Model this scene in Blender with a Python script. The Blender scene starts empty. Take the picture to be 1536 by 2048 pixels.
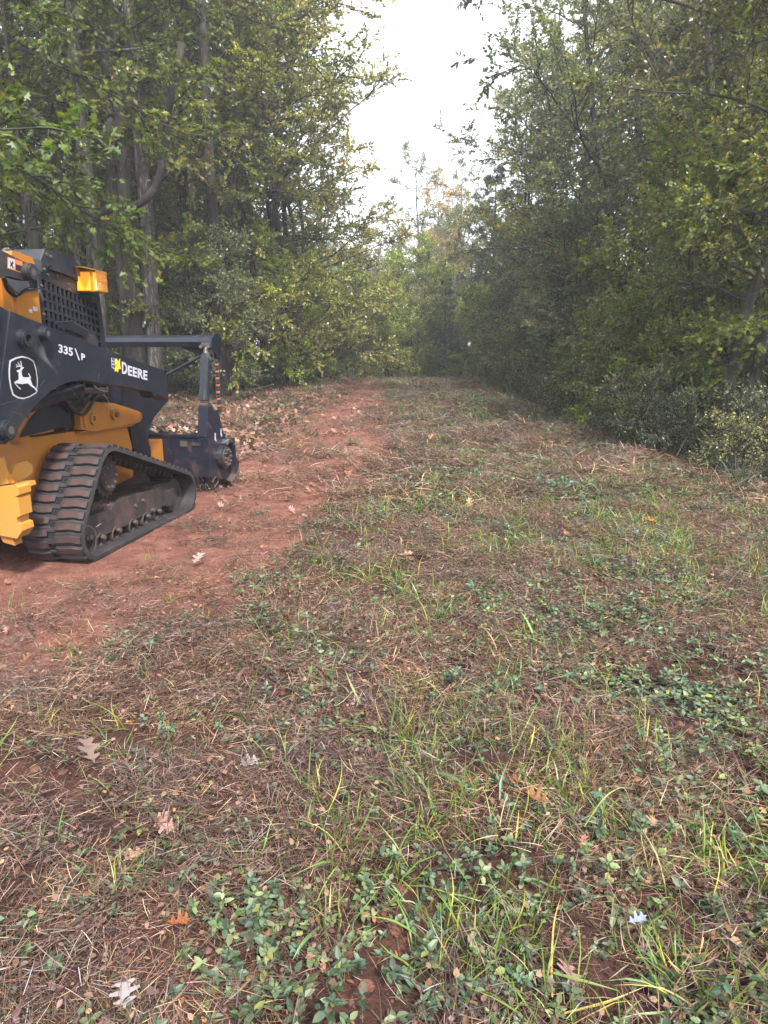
import bpy, bmesh, math, random
import numpy as np
from mathutils import Vector, Matrix
R = math.radians
random.seed(7)
S = bpy.context.scene
COL = S.collection

# ------------------------------------------------------------------ camera, sky, sun, exposure
cam_d = bpy.data.cameras.new('camera'); cam = bpy.data.objects.new('camera', cam_d); COL.objects.link(cam)
cam_d.sensor_fit = 'VERTICAL'; cam_d.sensor_height = 36.0; cam_d.lens = 24.0
cam_d.clip_start = 0.05; cam_d.clip_end = 2000
PITCH = math.atan(324 / 1365)
cam.location = (0, 0, 1.5); cam.rotation_euler = (R(90) - PITCH, 0, 0)
S.camera = cam
SUN_EL, SUN_AZ = 50, 158            # degrees; azimuth clockwise from +Y (the way the camera looks)
W = bpy.data.worlds.new('World'); S.world = W; W.use_nodes = True
nt = W.node_tree; nt.nodes.clear()
wo = nt.nodes.new('ShaderNodeOutputWorld'); add = nt.nodes.new('ShaderNodeAddShader')
sky = nt.nodes.new('ShaderNodeTexSky'); sky.sky_type = 'NISHITA'; sky.sun_disc = False
sky.sun_elevation = R(SUN_EL); sky.sun_rotation = R(SUN_AZ)
b1 = nt.nodes.new('ShaderNodeBackground'); b1.inputs[1].default_value = 0.05
b2 = nt.nodes.new('ShaderNodeBackground'); b2.inputs[0].default_value = (1.0, 0.985, 0.985, 1); b2.inputs[1].default_value = 0.72   # thin bright cloud layer
nt.links.new(sky.outputs[0], b1.inputs[0]); nt.links.new(b1.outputs[0], add.inputs[0]); nt.links.new(b2.outputs[0], add.inputs[1])
nt.links.new(add.outputs[0], wo.inputs[0])
sd = bpy.data.lights.new('sun', 'SUN'); sd.energy = 3.6; sd.angle = R(6); sd.color = (1, 0.95, 0.86)
so = bpy.data.objects.new('sun', sd); COL.objects.link(so)
sv = Vector((math.sin(R(SUN_AZ)) * math.cos(R(SUN_EL)), math.cos(R(SUN_AZ)) * math.cos(R(SUN_EL)), math.sin(R(SUN_EL))))
so.rotation_euler = sv.to_track_quat('Z', 'Y').to_euler()
S.view_settings.view_transform = 'Standard'; S.view_settings.look = 'None'
S.view_settings.exposure = 1.5; S.view_settings.gamma = 1.0; S.view_settings.use_curve_mapping = False
S.render.engine = 'CYCLES'
S.cycles.max_bounces = 8; S.cycles.diffuse_bounces = 4; S.cycles.glossy_bounces = 2; S.cycles.transmission_bounces = 4
S.cycles.volume_bounces = 0; S.cycles.transparent_max_bounces = 4; S.cycles.caustics_reflective = False; S.cycles.caustics_refractive = False
S.cycles.use_denoising = True

# ------------------------------------------------------------------ helpers
def tag(o, label=None, cat=None, group=None, kind=None):
    if label: o['label'] = label
    if cat: o['category'] = cat
    if group: o['group'] = group
    if kind: o['kind'] = kind
    return o

def link(name, me, parent=None, mats=()):
    o = bpy.data.objects.new(name, me); COL.objects.link(o)
    for m in mats: me.materials.append(m)
    if parent is not None: o.parent = parent
    return o

def empty(name, loc=(0, 0, 0), rz=0):
    o = bpy.data.objects.new(name, None); COL.objects.link(o); o.location = loc; o.rotation_euler = (0, 0, rz)
    o.empty_display_size = .2
    return o

class Geo:
    """numpy mesh accumulator: quads and tris, a material index and a colour per face block"""
    def __init__(s): s.v = []; s.f4 = []; s.f3 = []; s.m4 = []; s.m3 = []; s.c = []; s.n = 0
    def add(s, v, f, mat=0, col=None):
        v = np.asarray(v, dtype=np.float32).reshape(-1, 3); f = np.asarray(f, dtype=np.int64)
        if col is None: col = np.ones((len(v), 3), np.float32)
        col = np.broadcast_to(np.asarray(col, np.float32), (len(v), 3))
        s.v.append(v); s.c.append(col)
        if f.shape[1] == 4: s.f4.append(f + s.n); s.m4.append(np.full(len(f), mat))
        else: s.f3.append(f + s.n); s.m3.append(np.full(len(f), mat))
        s.n += len(v)
    def mesh(s, name, smooth=False):
        v = np.concatenate(s.v); c = np.concatenate(s.c)
        f4 = np.concatenate(s.f4) if s.f4 else np.zeros((0, 4), int); f3 = np.concatenate(s.f3) if s.f3 else np.zeros((0, 3), int)
        mi = np.concatenate(s.m4 + s.m3).astype(np.int32)
        me = bpy.data.meshes.new(name)
        me.vertices.add(len(v)); me.vertices.foreach_set('co', v.ravel())
        loops = np.concatenate([f4.ravel(), f3.ravel()]).astype(np.int32)
        me.loops.add(len(loops)); me.loops.foreach_set('vertex_index', loops)
        n = len(f4) + len(f3); me.polygons.add(n)
        st = np.concatenate([np.arange(len(f4)) * 4, len(f4) * 4 + np.arange(len(f3)) * 3]).astype(np.int32)
        me.polygons.foreach_set('loop_start', st); me.polygons.foreach_set('material_index', mi)
        me.polygons.foreach_set('use_smooth', np.full(n, smooth))
        a = me.color_attributes.new('col', 'FLOAT_COLOR', 'POINT')
        a.data.foreach_set('color', np.concatenate([c, np.ones((len(c), 1), np.float32)], 1).astype(np.float32).ravel())
        me.update(calc_edges=True)
        return me

def tubes(P, rad, sides=6):
    """P (B,K,3), rad (B,K): B tubes"""
    P = np.asarray(P, float); B, K, _ = P.shape; rad = np.broadcast_to(np.asarray(rad, float), (B, K))
    T = np.gradient(P, axis=1); T /= np.linalg.norm(T, axis=2, keepdims=True) + 1e-9
    ref = np.where(np.abs(T[:, :1, 2:3]) > .8, np.array([1., 0, 0]), np.array([0, 0, 1.]))
    A = np.cross(T, np.broadcast_to(ref, T.shape)); A /= np.linalg.norm(A, axis=2, keepdims=True) + 1e-9
    Bn = np.cross(T, A)
    th = np.arange(sides) / sides * 2 * np.pi
    V = P[:, :, None] + rad[:, :, None, None] * (np.cos(th)[:, None] * A[:, :, None] + np.sin(th)[:, None] * Bn[:, :, None])
    idx = np.arange(B * K * sides).reshape(B, K, sides)
    a = idx[:, :-1]; b = idx[:, 1:]
    F = np.stack([a, np.roll(a, -1, 2), np.roll(b, -1, 2), b], -1).reshape(-1, 4)
    return V.reshape(-1, 3), F

def bm_obj(name, bm, mat, parent=None, smooth=False, bevel=0, seg=1):
    if bevel:
        es = [e for e in bm.edges if len(e.link_faces) == 2 and e.calc_face_angle(0) > R(28)]
        bmesh.ops.bevel(bm, geom=es, offset=bevel, segments=seg, affect='EDGES', clamp_overlap=True)
    bmesh.ops.recalc_face_normals(bm, faces=bm.faces)
    me = bpy.data.meshes.new(name); bm.to_mesh(me); bm.free()
    if smooth:
        for p in me.polygons: p.use_smooth = True
    return link(name, me, parent, [mat])

def prism(poly, v0, v1, bm=None):
    """polygon in (u, z) pushed along v from v0 to v1"""
    bm = bm or bmesh.new()
    a = [bm.verts.new((u, v0, z)) for u, z in poly]; b = [bm.verts.new((u, v1, z)) for u, z in poly]
    bm.faces.new(a); bm.faces.new(b[::-1]); n = len(poly)
    for i in range(n): bm.faces.new((a[i], b[i], b[(i + 1) % n], a[(i + 1) % n]))
    return bm

def hull_prism(poly, v0, v1, poly2, bm=None):
    bm = bm or bmesh.new()
    a = [bm.verts.new((u, v0, z)) for u, z in poly]; b = [bm.verts.new((u, v1, z)) for u, z in poly2]
    bm.faces.new(a); bm.faces.new(b[::-1]); n = len(poly)
    for i in range(n): bm.faces.new((a[i], b[i], b[(i + 1) % n], a[(i + 1) % n]))
    return bm

def box(x0, x1, y0, y1, z0, z1, bm=None):
    bm = bm or bmesh.new()
    vs = [bm.verts.new(p) for p in ((x0, y0, z0), (x1, y0, z0), (x1, y1, z0), (x0, y1, z0), (x0, y0, z1), (x1, y0, z1), (x1, y1, z1), (x0, y1, z1))]
    for f in ((0, 3, 2, 1), (4, 5, 6, 7), (0, 1, 5, 4), (1, 2, 6, 5), (2, 3, 7, 6), (3, 0, 4, 7)): bm.faces.new([vs[i] for i in f])
    return bm

def cyl(p, axis, r, h, bm=None, seg=20, r2=None, inner=0):
    """cylinder (or ring) from p along axis; r at start, r2 at the end"""
    bm = bm or bmesh.new(); r2 = r if r2 is None else r2
    ax = Vector(axis).normalized(); q = ax.to_track_quat('Z', 'Y').to_matrix(); p = Vector(p)
    def ring(rad, hh): return [bm.verts.new(p + q @ Vector((rad * math.cos(t), rad * math.sin(t), hh))) for t in [2 * math.pi * i / seg for i in range(seg)]]
    a, b = ring(r, 0), ring(r2, h)
    for i in range(seg): j = (i + 1) % seg; bm.faces.new((a[i], a[j], b[j], b[i]))
    if inner:
        c, d = ring(inner, 0), ring(inner, h)
        for i in range(seg):
            j = (i + 1) % seg; bm.faces.new((c[j], c[i], d[i], d[j])); bm.faces.new((a[j], a[i], c[i], c[j])); bm.faces.new((b[i], b[j], d[j], d[i]))
    else: bm.faces.new(a[::-1]); bm.faces.new(b)
    return bm

def tube_obj(name, pts, r, mat, parent, sides=8):
    p = np.array(pts, float)
    if len(pts) > 2:      # Catmull-Rom smoothing
        q = []
        e = np.vstack([2 * p[0] - p[1], p, 2 * p[-1] - p[-2]])
        for i in range(1, len(e) - 2):
            for t in np.linspace(0, 1, 6)[:-1]:
                q.append(.5 * ((2 * e[i]) + (-e[i - 1] + e[i + 1]) * t + (2 * e[i - 1] - 5 * e[i] + 4 * e[i + 1] - e[i + 2]) * t * t + (-e[i - 1] + 3 * e[i] - 3 * e[i + 1] + e[i + 2]) * t ** 3))
        q.append(p[-1]); p = np.array(q)
    v, f = tubes(p[None], np.full((1, len(p)), r), sides)
    g = Geo(); g.add(v, f)
    return link(name, g.mesh(name, True), parent, [mat])

# value noise in numpy
_rs = np.random.RandomState(11); _tab = _rs.rand(256, 256)
def vnoise(x, y):
    x = np.asarray(x, float); y = np.asarray(y, float)
    xi = np.floor(x).astype(int); yi = np.floor(y).astype(int); fx = x - xi; fy = y - yi
    fx = fx * fx * (3 - 2 * fx); fy = fy * fy * (3 - 2 * fy)
    t = lambda a, b: _tab[a & 255, b & 255]
    return (t(xi, yi) * (1 - fx) + t(xi + 1, yi) * fx) * (1 - fy) + (t(xi, yi + 1) * (1 - fx) + t(xi + 1, yi + 1) * fx) * fy
def fbm(x, y, o=3):
    s = 0; a = .5; n = 0
    for i in range(o): s = s + a * vnoise(x * 2 ** i + 17 * i, y * 2 ** i + 5 * i); n += a; a *= .5
    return s / n
def sstep(a, b, x): t = np.clip((np.asarray(x, float) - a) / (b - a), 0, 1); return t * t * (3 - 2 * t)

# ------------------------------------------------------------------ materials
def M(name):
    m = bpy.data.materials.new(name); m.use_nodes = True; t = m.node_tree
    return m, t, t.nodes['Principled BSDF']
def N(t, typ, **kw):
    n = t.nodes.new(typ)
    for k, v in kw.items(): setattr(n, k, v)
    return n
def ramp(t, fac, stops):
    r = N(t, 'ShaderNodeValToRGB'); e = r.color_ramp.elements
    while len(e) < len(stops): e.new(.5)
    for i, (p, c) in enumerate(stops): e[i].position = p; e[i].color = (*c, 1) if len(c) == 3 else c
    t.links.new(fac, r.inputs[0]); return r
def noise(t, scale, detail=4, rough=.6, vec=None, dist=0):
    n = N(t, 'ShaderNodeTexNoise'); n.inputs['Scale'].default_value = scale; n.inputs['Detail'].default_value = detail
    n.inputs['Roughness'].default_value = rough; n.inputs['Distortion'].default_value = dist
    if vec: t.links.new(vec, n.inputs['Vector'])
    return n
def bump(t, b, h, strength=.3, dist=.01):
    n = N(t, 'ShaderNodeBump'); n.inputs['Strength'].default_value = strength; n.inputs['Distance'].default_value = dist
    t.links.new(h, n.inputs['Height']); t.links.new(n.outputs[0], b.inputs['Normal'])

def paint(name, col, rough=.42, dust=.35, dustcol=(.20, .12, .085), metallic=0, scratch=True):
    m, t, b = M(name)
    tc = N(t, 'ShaderNodeTexCoord'); n1 = noise(t, 3.2, 6, .65, tc.outputs['Object']); n2 = noise(t, 42, 4, .7, tc.outputs['Object'])
    mul = N(t, 'ShaderNodeMath', operation='MULTIPLY'); t.links.new(n1.outputs[0], mul.inputs[0]); t.links.new(n2.outputs[0], mul.inputs[1])
    r = ramp(t, mul.outputs[0], [(.19, (0, 0, 0)), (.30, (dust * .6,) * 3), (.42, (min(1, dust * 1.6),) * 3)])
    mx = N(t, 'ShaderNodeMix', data_type='RGBA'); mx.inputs[6].default_value = (*col, 1); mx.inputs[7].default_value = (*dustcol, 1)
    t.links.new(r.outputs[0], mx.inputs[0]); out = mx.outputs[2]
    if scratch:
        w = N(t, 'ShaderNodeTexWave'); w.bands_direction = 'DIAGONAL'; w.inputs['Scale'].default_value = 1.1; w.inputs['Distortion'].default_value = 9; w.inputs['Detail'].default_value = 3; w.inputs['Detail Scale'].default_value = .7
        t.links.new(tc.outputs['Object'], w.inputs[0]); sr = ramp(t, w.outputs[1], [(.988, (0, 0, 0)), (.999, (.35, .35, .35))])
        n3 = noise(t, 2.3, 2, .5, tc.outputs['Object']); gate = ramp(t, n3.outputs[0], [(.55, (0, 0, 0)), (.62, (1, 1, 1))])
        gm = N(t, 'ShaderNodeMath', operation='MULTIPLY'); t.links.new(sr.outputs[0], gm.inputs[0]); t.links.new(gate.outputs[0], gm.inputs[1])
        m2 = N(t, 'ShaderNodeMix', data_type='RGBA'); m2.inputs[7].default_value = (.3, .29, .3, 1); t.links.new(gm.outputs[0], m2.inputs[0]); t.links.new(out, m2.inputs[6]); out = m2.outputs[2]
    sz = N(t, 'ShaderNodeSeparateXYZ'); t.links.new(tc.outputs['Object'], sz.inputs[0]); low = N(t, 'ShaderNodeMapRange'); low.inputs[1].default_value = .1; low.inputs[2].default_value = 1.5; low.inputs[3].default_value = .30; low.inputs[4].default_value = -.02
    t.links.new(sz.outputs[2], low.inputs[0]); n4 = noise(t, 7, 9, .72, tc.outputs['Object'], .6); sm = N(t, 'ShaderNodeMath', operation='ADD'); t.links.new(n4.outputs[0], sm.inputs[0]); t.links.new(low.outputs[0], sm.inputs[1])
    md = ramp(t, sm.outputs[0], [(.72, (0, 0, 0)), (.82, (.14, .14, .14)), (.95, (.35, .35, .35))]); m5 = N(t, 'ShaderNodeMix', data_type='RGBA'); m5.inputs[7].default_value = (.19, .105, .08, 1)
    t.links.new(md.outputs[0], m5.inputs[0]); t.links.new(out, m5.inputs[6]); out = m5.outputs[2]
    t.links.new(out, b.inputs['Base Color'])
    rr = N(t, 'ShaderNodeMapRange'); rr.inputs[3].default_value = rough - .1; rr.inputs[4].default_value = rough + .25; t.links.new(n2.outputs[0], rr.inputs[0]); t.links.new(rr.outputs[0], b.inputs['Roughness'])
    b.inputs['Metallic'].default_value = metallic
    bump(t, b, n2.outputs[0], .08, .004)
    return m

def flat(name, col, rough=.5, metallic=0, emit=0):
    m, t, b = M(name); n = noise(t, 30, 3, .6, N(t, 'ShaderNodeTexCoord').outputs['Object'])
    r = ramp(t, n.outputs[0], [(.2, tuple(c * .75 for c in col)), (.8, tuple(min(1, c * 1.15) for c in col))])
    t.links.new(r.outputs[0], b.inputs['Base Color']); b.inputs['Roughness'].default_value = rough; b.inputs['Metallic'].default_value = metallic
    if emit: b.inputs['Emission Color'].default_value = (*col, 1); b.inputs['Emission Strength'].default_value = emit
    return m

black = paint('charcoal_paint', (.010, .0135, .023), .34, .2, (.10, .085, .08))
black2 = paint('black_paint', (.006, .008, .017), .36, .15, (.09, .07, .06))
mulch_paint = paint('mulcher_paint', (.007, .010, .021), .34, .1, (.10, .08, .07))
yellow = paint('yellow_paint', (.37, .14, .016), .4, .5, (.22, .12, .07), scratch=False)
yellow_l = paint('light_yellow_paint', (.42, .20, .03), .42, .3, (.3, .18, .09), scratch=False)  # lighter copy of yellow: bright light on the rear faces put into its colour
steel = paint('worn_steel', (.14, .13, .125), .42, .5, (.16, .1, .07), .6, scratch=False)
frame_m = paint('track_frame_paint', (.018, .018, .022), .5, .25, (.12, .075, .06), scratch=False)
decal_w = flat('decal_white', (.46, .47, .52), .45)
decal_k = flat('decal_black', (.010, .011, .016), .4)
decal_y = flat('decal_yellow', (.75, .6, .03), .5)
decal_o = flat('decal_orange', (.62, .16, .05), .5)
hose_m = flat('hose_rubber', (.014, .014, .016), .5)
glass_k = flat('dark_cab_glass', (.010, .012, .014), .08)
red_m = flat('red_reflector', (.28, .10, .08), .5)
amber, t_, b_ = M('amber_lens')
b_.inputs['Base Color'].default_value = (.6, .27, .02, 1); b_.inputs['Roughness'].default_value = .2
b_.inputs['Emission Color'].default_value = (1, .45, .03, 1); b_.inputs['Emission Strength'].default_value = .22
glow, t_, b_ = M('lit_lamp_glass')
b_.inputs['Base Color'].default_value = (.95, .8, .4, 1); b_.inputs['Emission Color'].default_value = (1, .72, .22, 1); b_.inputs['Emission Strength'].default_value = .9

rubber, t, b = M('track_rubber')
tc = N(t, 'ShaderNodeTexCoord'); n = noise(t, 9, 6, .7, tc.outputs['Object']); n2 = noise(t, 70, 3, .6, tc.outputs['Object'])
r_ = ramp(t, n.outputs[0], [(.3, (.014, .013, .017)), (.55, (.030, .027, .030)), (.75, (.07, .05, .044))]); t.links.new(r_.outputs[0], b.inputs['Base Color']); b.inputs['Roughness'].default_value = .62
bump(t, b, n2.outputs[0], .35, .004)
lugm, t, b = M('lug_rubber')      # worn lug tops carry dried red clay
tc = N(t, 'ShaderNodeTexCoord'); n = noise(t, 14, 6, .7, N(t, 'ShaderNodeNewGeometry').outputs['Position']); n2 = noise(t, 90, 3, .6, tc.outputs['Object'])
sep = N(t, 'ShaderNodeSeparateXYZ'); t.links.new(tc.outputs['Object'], sep.inputs[0])
tp = N(t, 'ShaderNodeMapRange'); tp.inputs[1].default_value = .012; tp.inputs[2].default_value = .022; t.links.new(sep.outputs[2], tp.inputs[0])
r1 = ramp(t, n.outputs[0], [(.3, (.030, .021, .022)), (.55, (.058, .032, .029)), (.8, (.10, .058, .048))])
mx = N(t, 'ShaderNodeMix', data_type='RGBA'); mx.inputs[6].default_value = (.018, .017, .022, 1); t.links.new(tp.outputs[0], mx.inputs[0]); t.links.new(r1.outputs[0], mx.inputs[7]); t.links.new(mx.outputs[2], b.inputs['Base Color'])
b.inputs['Roughness'].default_value = .55; bump(t, b, n2.outputs[0], .3, .004)

def bark(name, dark, light, scale=1.0):
    m, t, b = M(name); tc = N(t, 'ShaderNodeTexCoord'); mp = N(t, 'ShaderNodeMapping'); mp.inputs['Scale'].default_value = (14 * scale, 14 * scale, 2.4 * scale)
    t.links.new(tc.outputs['Object'], mp.inputs[0]); n = noise(t, 1.0, 6, .7, mp.outputs[0], 1.2); n2 = noise(t, .9, 3, .5, tc.outputs['Object'])
    r1 = ramp(t, n.outputs[0], [(.40, tuple(c * .6 for c in dark)), (.50, dark), (.62, light)])
    mo = N(t, 'ShaderNodeMix', data_type='RGBA'); mo.inputs[7].default_value = (.10, .12, .07, 1)
    mr = ramp(t, n2.outputs[0], [(.5, (0, 0, 0)), (.75, (.5, .5, .5))]); t.links.new(mr.outputs[0], mo.inputs[0]); t.links.new(r1.outputs[0], mo.inputs[6])
    t.links.new(mo.outputs[2], b.inputs['Base Color']); b.inputs['Roughness'].default_value = .85; bump(t, b, n.outputs[0], .9, .03); return m
bark_d = bark('dark_bark', (.017, .013, .012), (.060, .049, .045))
bark_g = bark('grey_bark', (.033, .028, .025), (.11, .098, .088))
bark_p = bark('pale_bark', (.055, .048, .044), (.22, .20, .19))

def leafmat(name, gain=(1, 1, 1), trans=.38, rough=.34, spec=.6, hue=.32, gain2=1.0):
    m, t, b = M(name); at = N(t, 'ShaderNodeAttribute'); at.attribute_name = 'col'
    oi = N(t, 'ShaderNodeObjectInfo')
    r1 = ramp(t, oi.outputs['Random'], [(0, (1 - hue * .8, 1 - hue * .35, 1 + hue * .3)), (.35, (1 - hue * .5, 1 - hue * .5, 1 - hue * .5)), (.65, (1, 1, 1)), (1, (1 + hue, 1 + hue * .7, 1 - hue * .3))])
    mx = N(t, 'ShaderNodeMix', data_type='RGBA', blend_type='MULTIPLY'); mx.inputs[0].default_value = 1; t.links.new(at.outputs[0], mx.inputs[6]); t.links.new(r1.outputs[0], mx.inputs[7])
    m2 = N(t, 'ShaderNodeMix', data_type='RGBA', blend_type='MULTIPLY'); m2.inputs[0].default_value = 1; t.links.new(mx.outputs[2], m2.inputs[6]); m2.inputs[7].default_value = (*gain, 1)
    t.links.new(m2.outputs[2], b.inputs['Base Color']); b.inputs['Roughness'].default_value = rough; b.inputs['Specular IOR Level'].default_value = spec
    if trans:
        tr = N(t, 'ShaderNodeBsdfTranslucent'); ms = N(t, 'ShaderNodeMixShader'); ms.inputs[0].default_value = trans
        m3 = N(t, 'ShaderNodeMix', data_type='RGBA', blend_type='MULTIPLY'); m3.inputs[0].default_value = 1; t.links.new(m2.outputs[2], m3.inputs[6]); m3.inputs[7].default_value = (1.7, 1.6, .7, 1)
        t.links.new(m3.outputs[2], tr.inputs[0]); t.links.new(b.outputs[0], ms.inputs[1]); t.links.new(tr.outputs[0], ms.inputs[2])
        t.links.new(ms.outputs[0], t.nodes['Material Output'].inputs[0])
    return m
leaf_m = leafmat('tree_leaf', gain=(1.68, 1.62, 1.38))
sweet_m = leafmat('sweetgum_leaf', gain=(.95, .9, .9), rough=.45, spec=.4)
needle_m = leafmat('pine_needle', trans=.15, rough=.5)
weed_m = leafmat('weed_leaf', trans=.22, rough=.45, spec=.4)
grass_m = leafmat('grass_blade', trans=.3, rough=.4)
straw_m = leafmat('dry_clipping', trans=.12, rough=.7, spec=.25)
litter_m = leafmat('fallen_leaf', trans=.1, rough=.6, spec=.35, hue=.3)
MATS = dict(globals())

# ------------------------------------------------------------------ ground
def road_r(y): return np.interp(y, [0, 2.6, 3.4, 5, 8, 12, 20, 28, 60], [-2.9, -1.7, -1.3, -.85, -.15, .0, .25, .4, .5])
def dirt_mask(x, y):
    w = (fbm(x * 1.3 + 9, y * .9, 4) - .5) * 1.5
    xr = road_r(y) + w * .8
    a = 1 - sstep(-.25, .2, x - xr)
    left = np.interp(y, [0, 8, 9.5, 12, 20, 30], [-9, -5.5, -3.0, -2.5, -2.1, -1.5])
    b = sstep(-.5, .3, x - left - w * .5)
    m1 = a * b
    c = 1 - sstep(.2, .8, np.abs(x - (left - 1.3) - w * .4)); c = c * sstep(9, 11, y) * .75     # the second wheel rut
    return np.clip(np.maximum(m1, c), 0, 1)
def ground_z(x, y):
    x = np.asarray(x, float); y = np.asarray(y, float)
    z = -.0045 * np.clip(y - 29, 0, 40) ** 2 * (1 - .0) - 0.0
    z = np.maximum(z, -2.2)
    z = z + .16 * sstep(14, 26, y) * (1 - sstep(30, 44, y)) * (1 - sstep(2.5, 5, np.abs(x - .5)))      # rounded crest of the track
    z = z - .50 * sstep(3.1, 5.8, x - .25 * np.sin(y * .3)) + .5 * sstep(7, 16, x)
    z = z + .5 * sstep(5.5, 14, -x) 
    near = 1 - sstep(40, 80, np.abs(y))
    rough = (fbm(x * .55, y * .55, 3) - .5) * .14 + (fbm(x * 2.6 + 3, y * 2.6, 3) - .5) * .08 + (fbm(x * 8, y * 8 + 2, 2) - .5) * .04
    keep = 1 - .85 * (sstep(-5.3, -4.6, x) * (1 - sstep(-1.9, -1.3, x)) * sstep(3.2, 4.2, y) * (1 - sstep(8.2, 9, y)))      # trampled flat under the machine
    return z + rough * near * keep - .012 * dirt_mask(x, y)
def axis(segs):
    out = [segs[0][0]]
    for a, b, n in segs: out += list(np.linspace(a, b, n + 1)[1:])
    return np.array(out)
gx = axis([(-400, -30, 20), (-30, -7, 60), (-7, 7, 280), (7, 30, 60), (30, 400, 20)])
gy = axis([(-60, .4, 30), (.4, 12, 260), (12, 35, 150), (35, 90, 60), (90, 600, 20)])
X, Y = np.meshgrid(gx, gy); Z = ground_z(X, Y)
nx, ny = len(gx), len(gy); idx = np.arange(nx * ny).reshape(ny, nx)
F = np.stack([idx[:-1, :-1], idx[:-1, 1:], idx[1:, 1:], idx[1:, :-1]], -1).reshape(-1, 4)
g = Geo(); dm = dirt_mask(X, Y); woods = np.maximum(sstep(4.0, 5.0, X), sstep(5.2, 6.6, -X - .11 * (22 - Y) * 0))
g.add(np.stack([X, Y, Z], -1), F, 0, np.stack([dm, woods, dm * 0], -1).reshape(-1, 3))
gm, t, b = M('ground')
at = N(t, 'ShaderNodeAttribute'); at.attribute_name = 'col'; sp = N(t, 'ShaderNodeSeparateColor'); t.links.new(at.outputs[0], sp.inputs[0])
pos = N(t, 'ShaderNodeNewGeometry').outputs['Position']
nA = noise(t, 5, 7, .7, pos); nB = noise(t, 60, 5, .7, pos); nC = noise(t, .8, 4, .6, pos)
clay = ramp(t, nA.outputs[0], [(.28, (.12, .050, .038)), (.5, (.22, .096, .072)), (.72, (.33, .17, .13))])
soil = ramp(t, nA.outputs[0], [(.3, (.03, .016, .013)), (.55, (.085, .040, .031)), (.75, (.18, .082, .062))])
mA = N(t, 'ShaderNodeMix', data_type='RGBA'); t.links.new(sp.outputs[0], mA.inputs[0]); t.links.new(soil.outputs[0], mA.inputs[6]); t.links.new(clay.outputs[0], mA.inputs[7])
dk = ramp(t, nB.outputs[0], [(.3, (.55, .5, .5)), (.7, (1.15, 1.15, 1.15))])
mB = N(t, 'ShaderNodeMix', data_type='RGBA', blend_type='MULTIPLY'); mB.inputs[0].default_value = 1; t.links.new(mA.outputs[2], mB.inputs[6]); t.links.new(dk.outputs[0], mB.inputs[7])
t.links.new(mB.outputs[2], b.inputs['Base Color']); b.inputs['Roughness'].default_value = .9; b.inputs['Specular IOR Level'].default_value = .2
ad = N(t, 'ShaderNodeMath', operation='ADD'); t.links.new(nA.outputs[0], ad.inputs[0]); t.links.new(nB.outputs[0], ad.inputs[1]); bump(t, b, ad.outputs[0], .9, .03)
tag(link('ground', g.mesh('ground', True), None, [gm]), kind='structure')

# ------------------------------------------------------------------ trees
def unit(v): return v / (np.linalg.norm(v, axis=-1, keepdims=True) + 1e-9)
def lerp_path(P, s):
    """P (B,K,3), s (B,n) in 0..1 -> points and tangents (B,n,3)"""
    K = P.shape[1]; x = s * (K - 1); i = np.clip(x.astype(int), 0, K - 2); f = (x - i)[..., None]
    a = np.take_along_axis(P, i[..., None], 1); b_ = np.take_along_axis(P, (i + 1)[..., None], 1)
    return a * (1 - f) + b_ * f, unit(b_ - a)
def grow(rs, start, d, L, K, rise, wig):
    """grow branches: start (B,3), dir (B,3), length (B,)"""
    B = len(start); P = np.zeros((B, K, 3)); P[:, 0] = start; d = unit(d); st = (L / (K - 1))[:, None]
    for k in range(1, K):
        d = unit(d + rs.normal(0, wig, (B, 3)) + np.array([0, 0, rise])); P[:, k] = P[:, k - 1] + d * st
    return P
def palette(rs, n, cols, w, jit=.18):
    c = np.array(cols)[rs.choice(len(cols), n, p=np.array(w) / sum(w))]
    return c * (1 + rs.normal(0, jit, (n, 1))).clip(.4, 1.8) * (1 + rs.normal(0, .06, (n, 3)))
def leaves(g, rs, P, D, size, cols, w, mat=0, aspect=.55, updown=.5, tilt=1.0, lobed=False, clump=None):
    n = len(P); D = unit(D + rs.normal(0, .55, (n, 3)) + np.array([0, 0, -.35 * updown]))
    up = unit(np.array([0, 0, 1.]) + rs.normal(0, .75 * tilt, (n, 3))); Sd = unit(np.cross(D, up)); Nn = np.cross(Sd, D)
    s = (size * rs.uniform(.6, 1.25, n))[:, None]; c = palette(rs, n, cols, w)
    if clump is not None: c = c * clump[:, None]
    if not lobed:
        h = s * aspect * .5; fold = rs.uniform(.0, .35, (n, 1)) * h
        V = np.stack([P, P + D * s * .45 + Sd * h - Nn * fold, P + D * s, P + D * s * .45 - Sd * h - Nn * fold], 1)
        b0 = np.arange(n)[:, None] * 4; Fq = np.concatenate([b0 + [0, 1, 2], b0 + [0, 2, 3]])
        g.add(V, Fq, mat, np.repeat(c, 4, 0))
    else:
        prof = [(0, 0), (.05, .30), (.35, .12 + .1), (.40, .62), (.60, .24), (.78, .34), (.8, .12), (1.05, 0), (.8, -.12), (.78, -.34), (.60, -.24), (.40, -.62), (.35, -.22), (.05, -.30)]
        ctr = P + D * s * .42; V = [ctr]
        for a, q in prof: V.append(P + D * s * a + Sd * s * q * .9 - Nn * s * abs(q) * .25)
        V = np.stack(V, 1); k = len(prof); b0 = np.arange(n)[:, None] * (k + 1)
        Fq = np.concatenate([b0 + [0, 1 + i, 1 + (i + 1) % k] for i in range(k)])
        g.add(V, Fq, mat, np.repeat(c, k + 1, 0))

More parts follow.
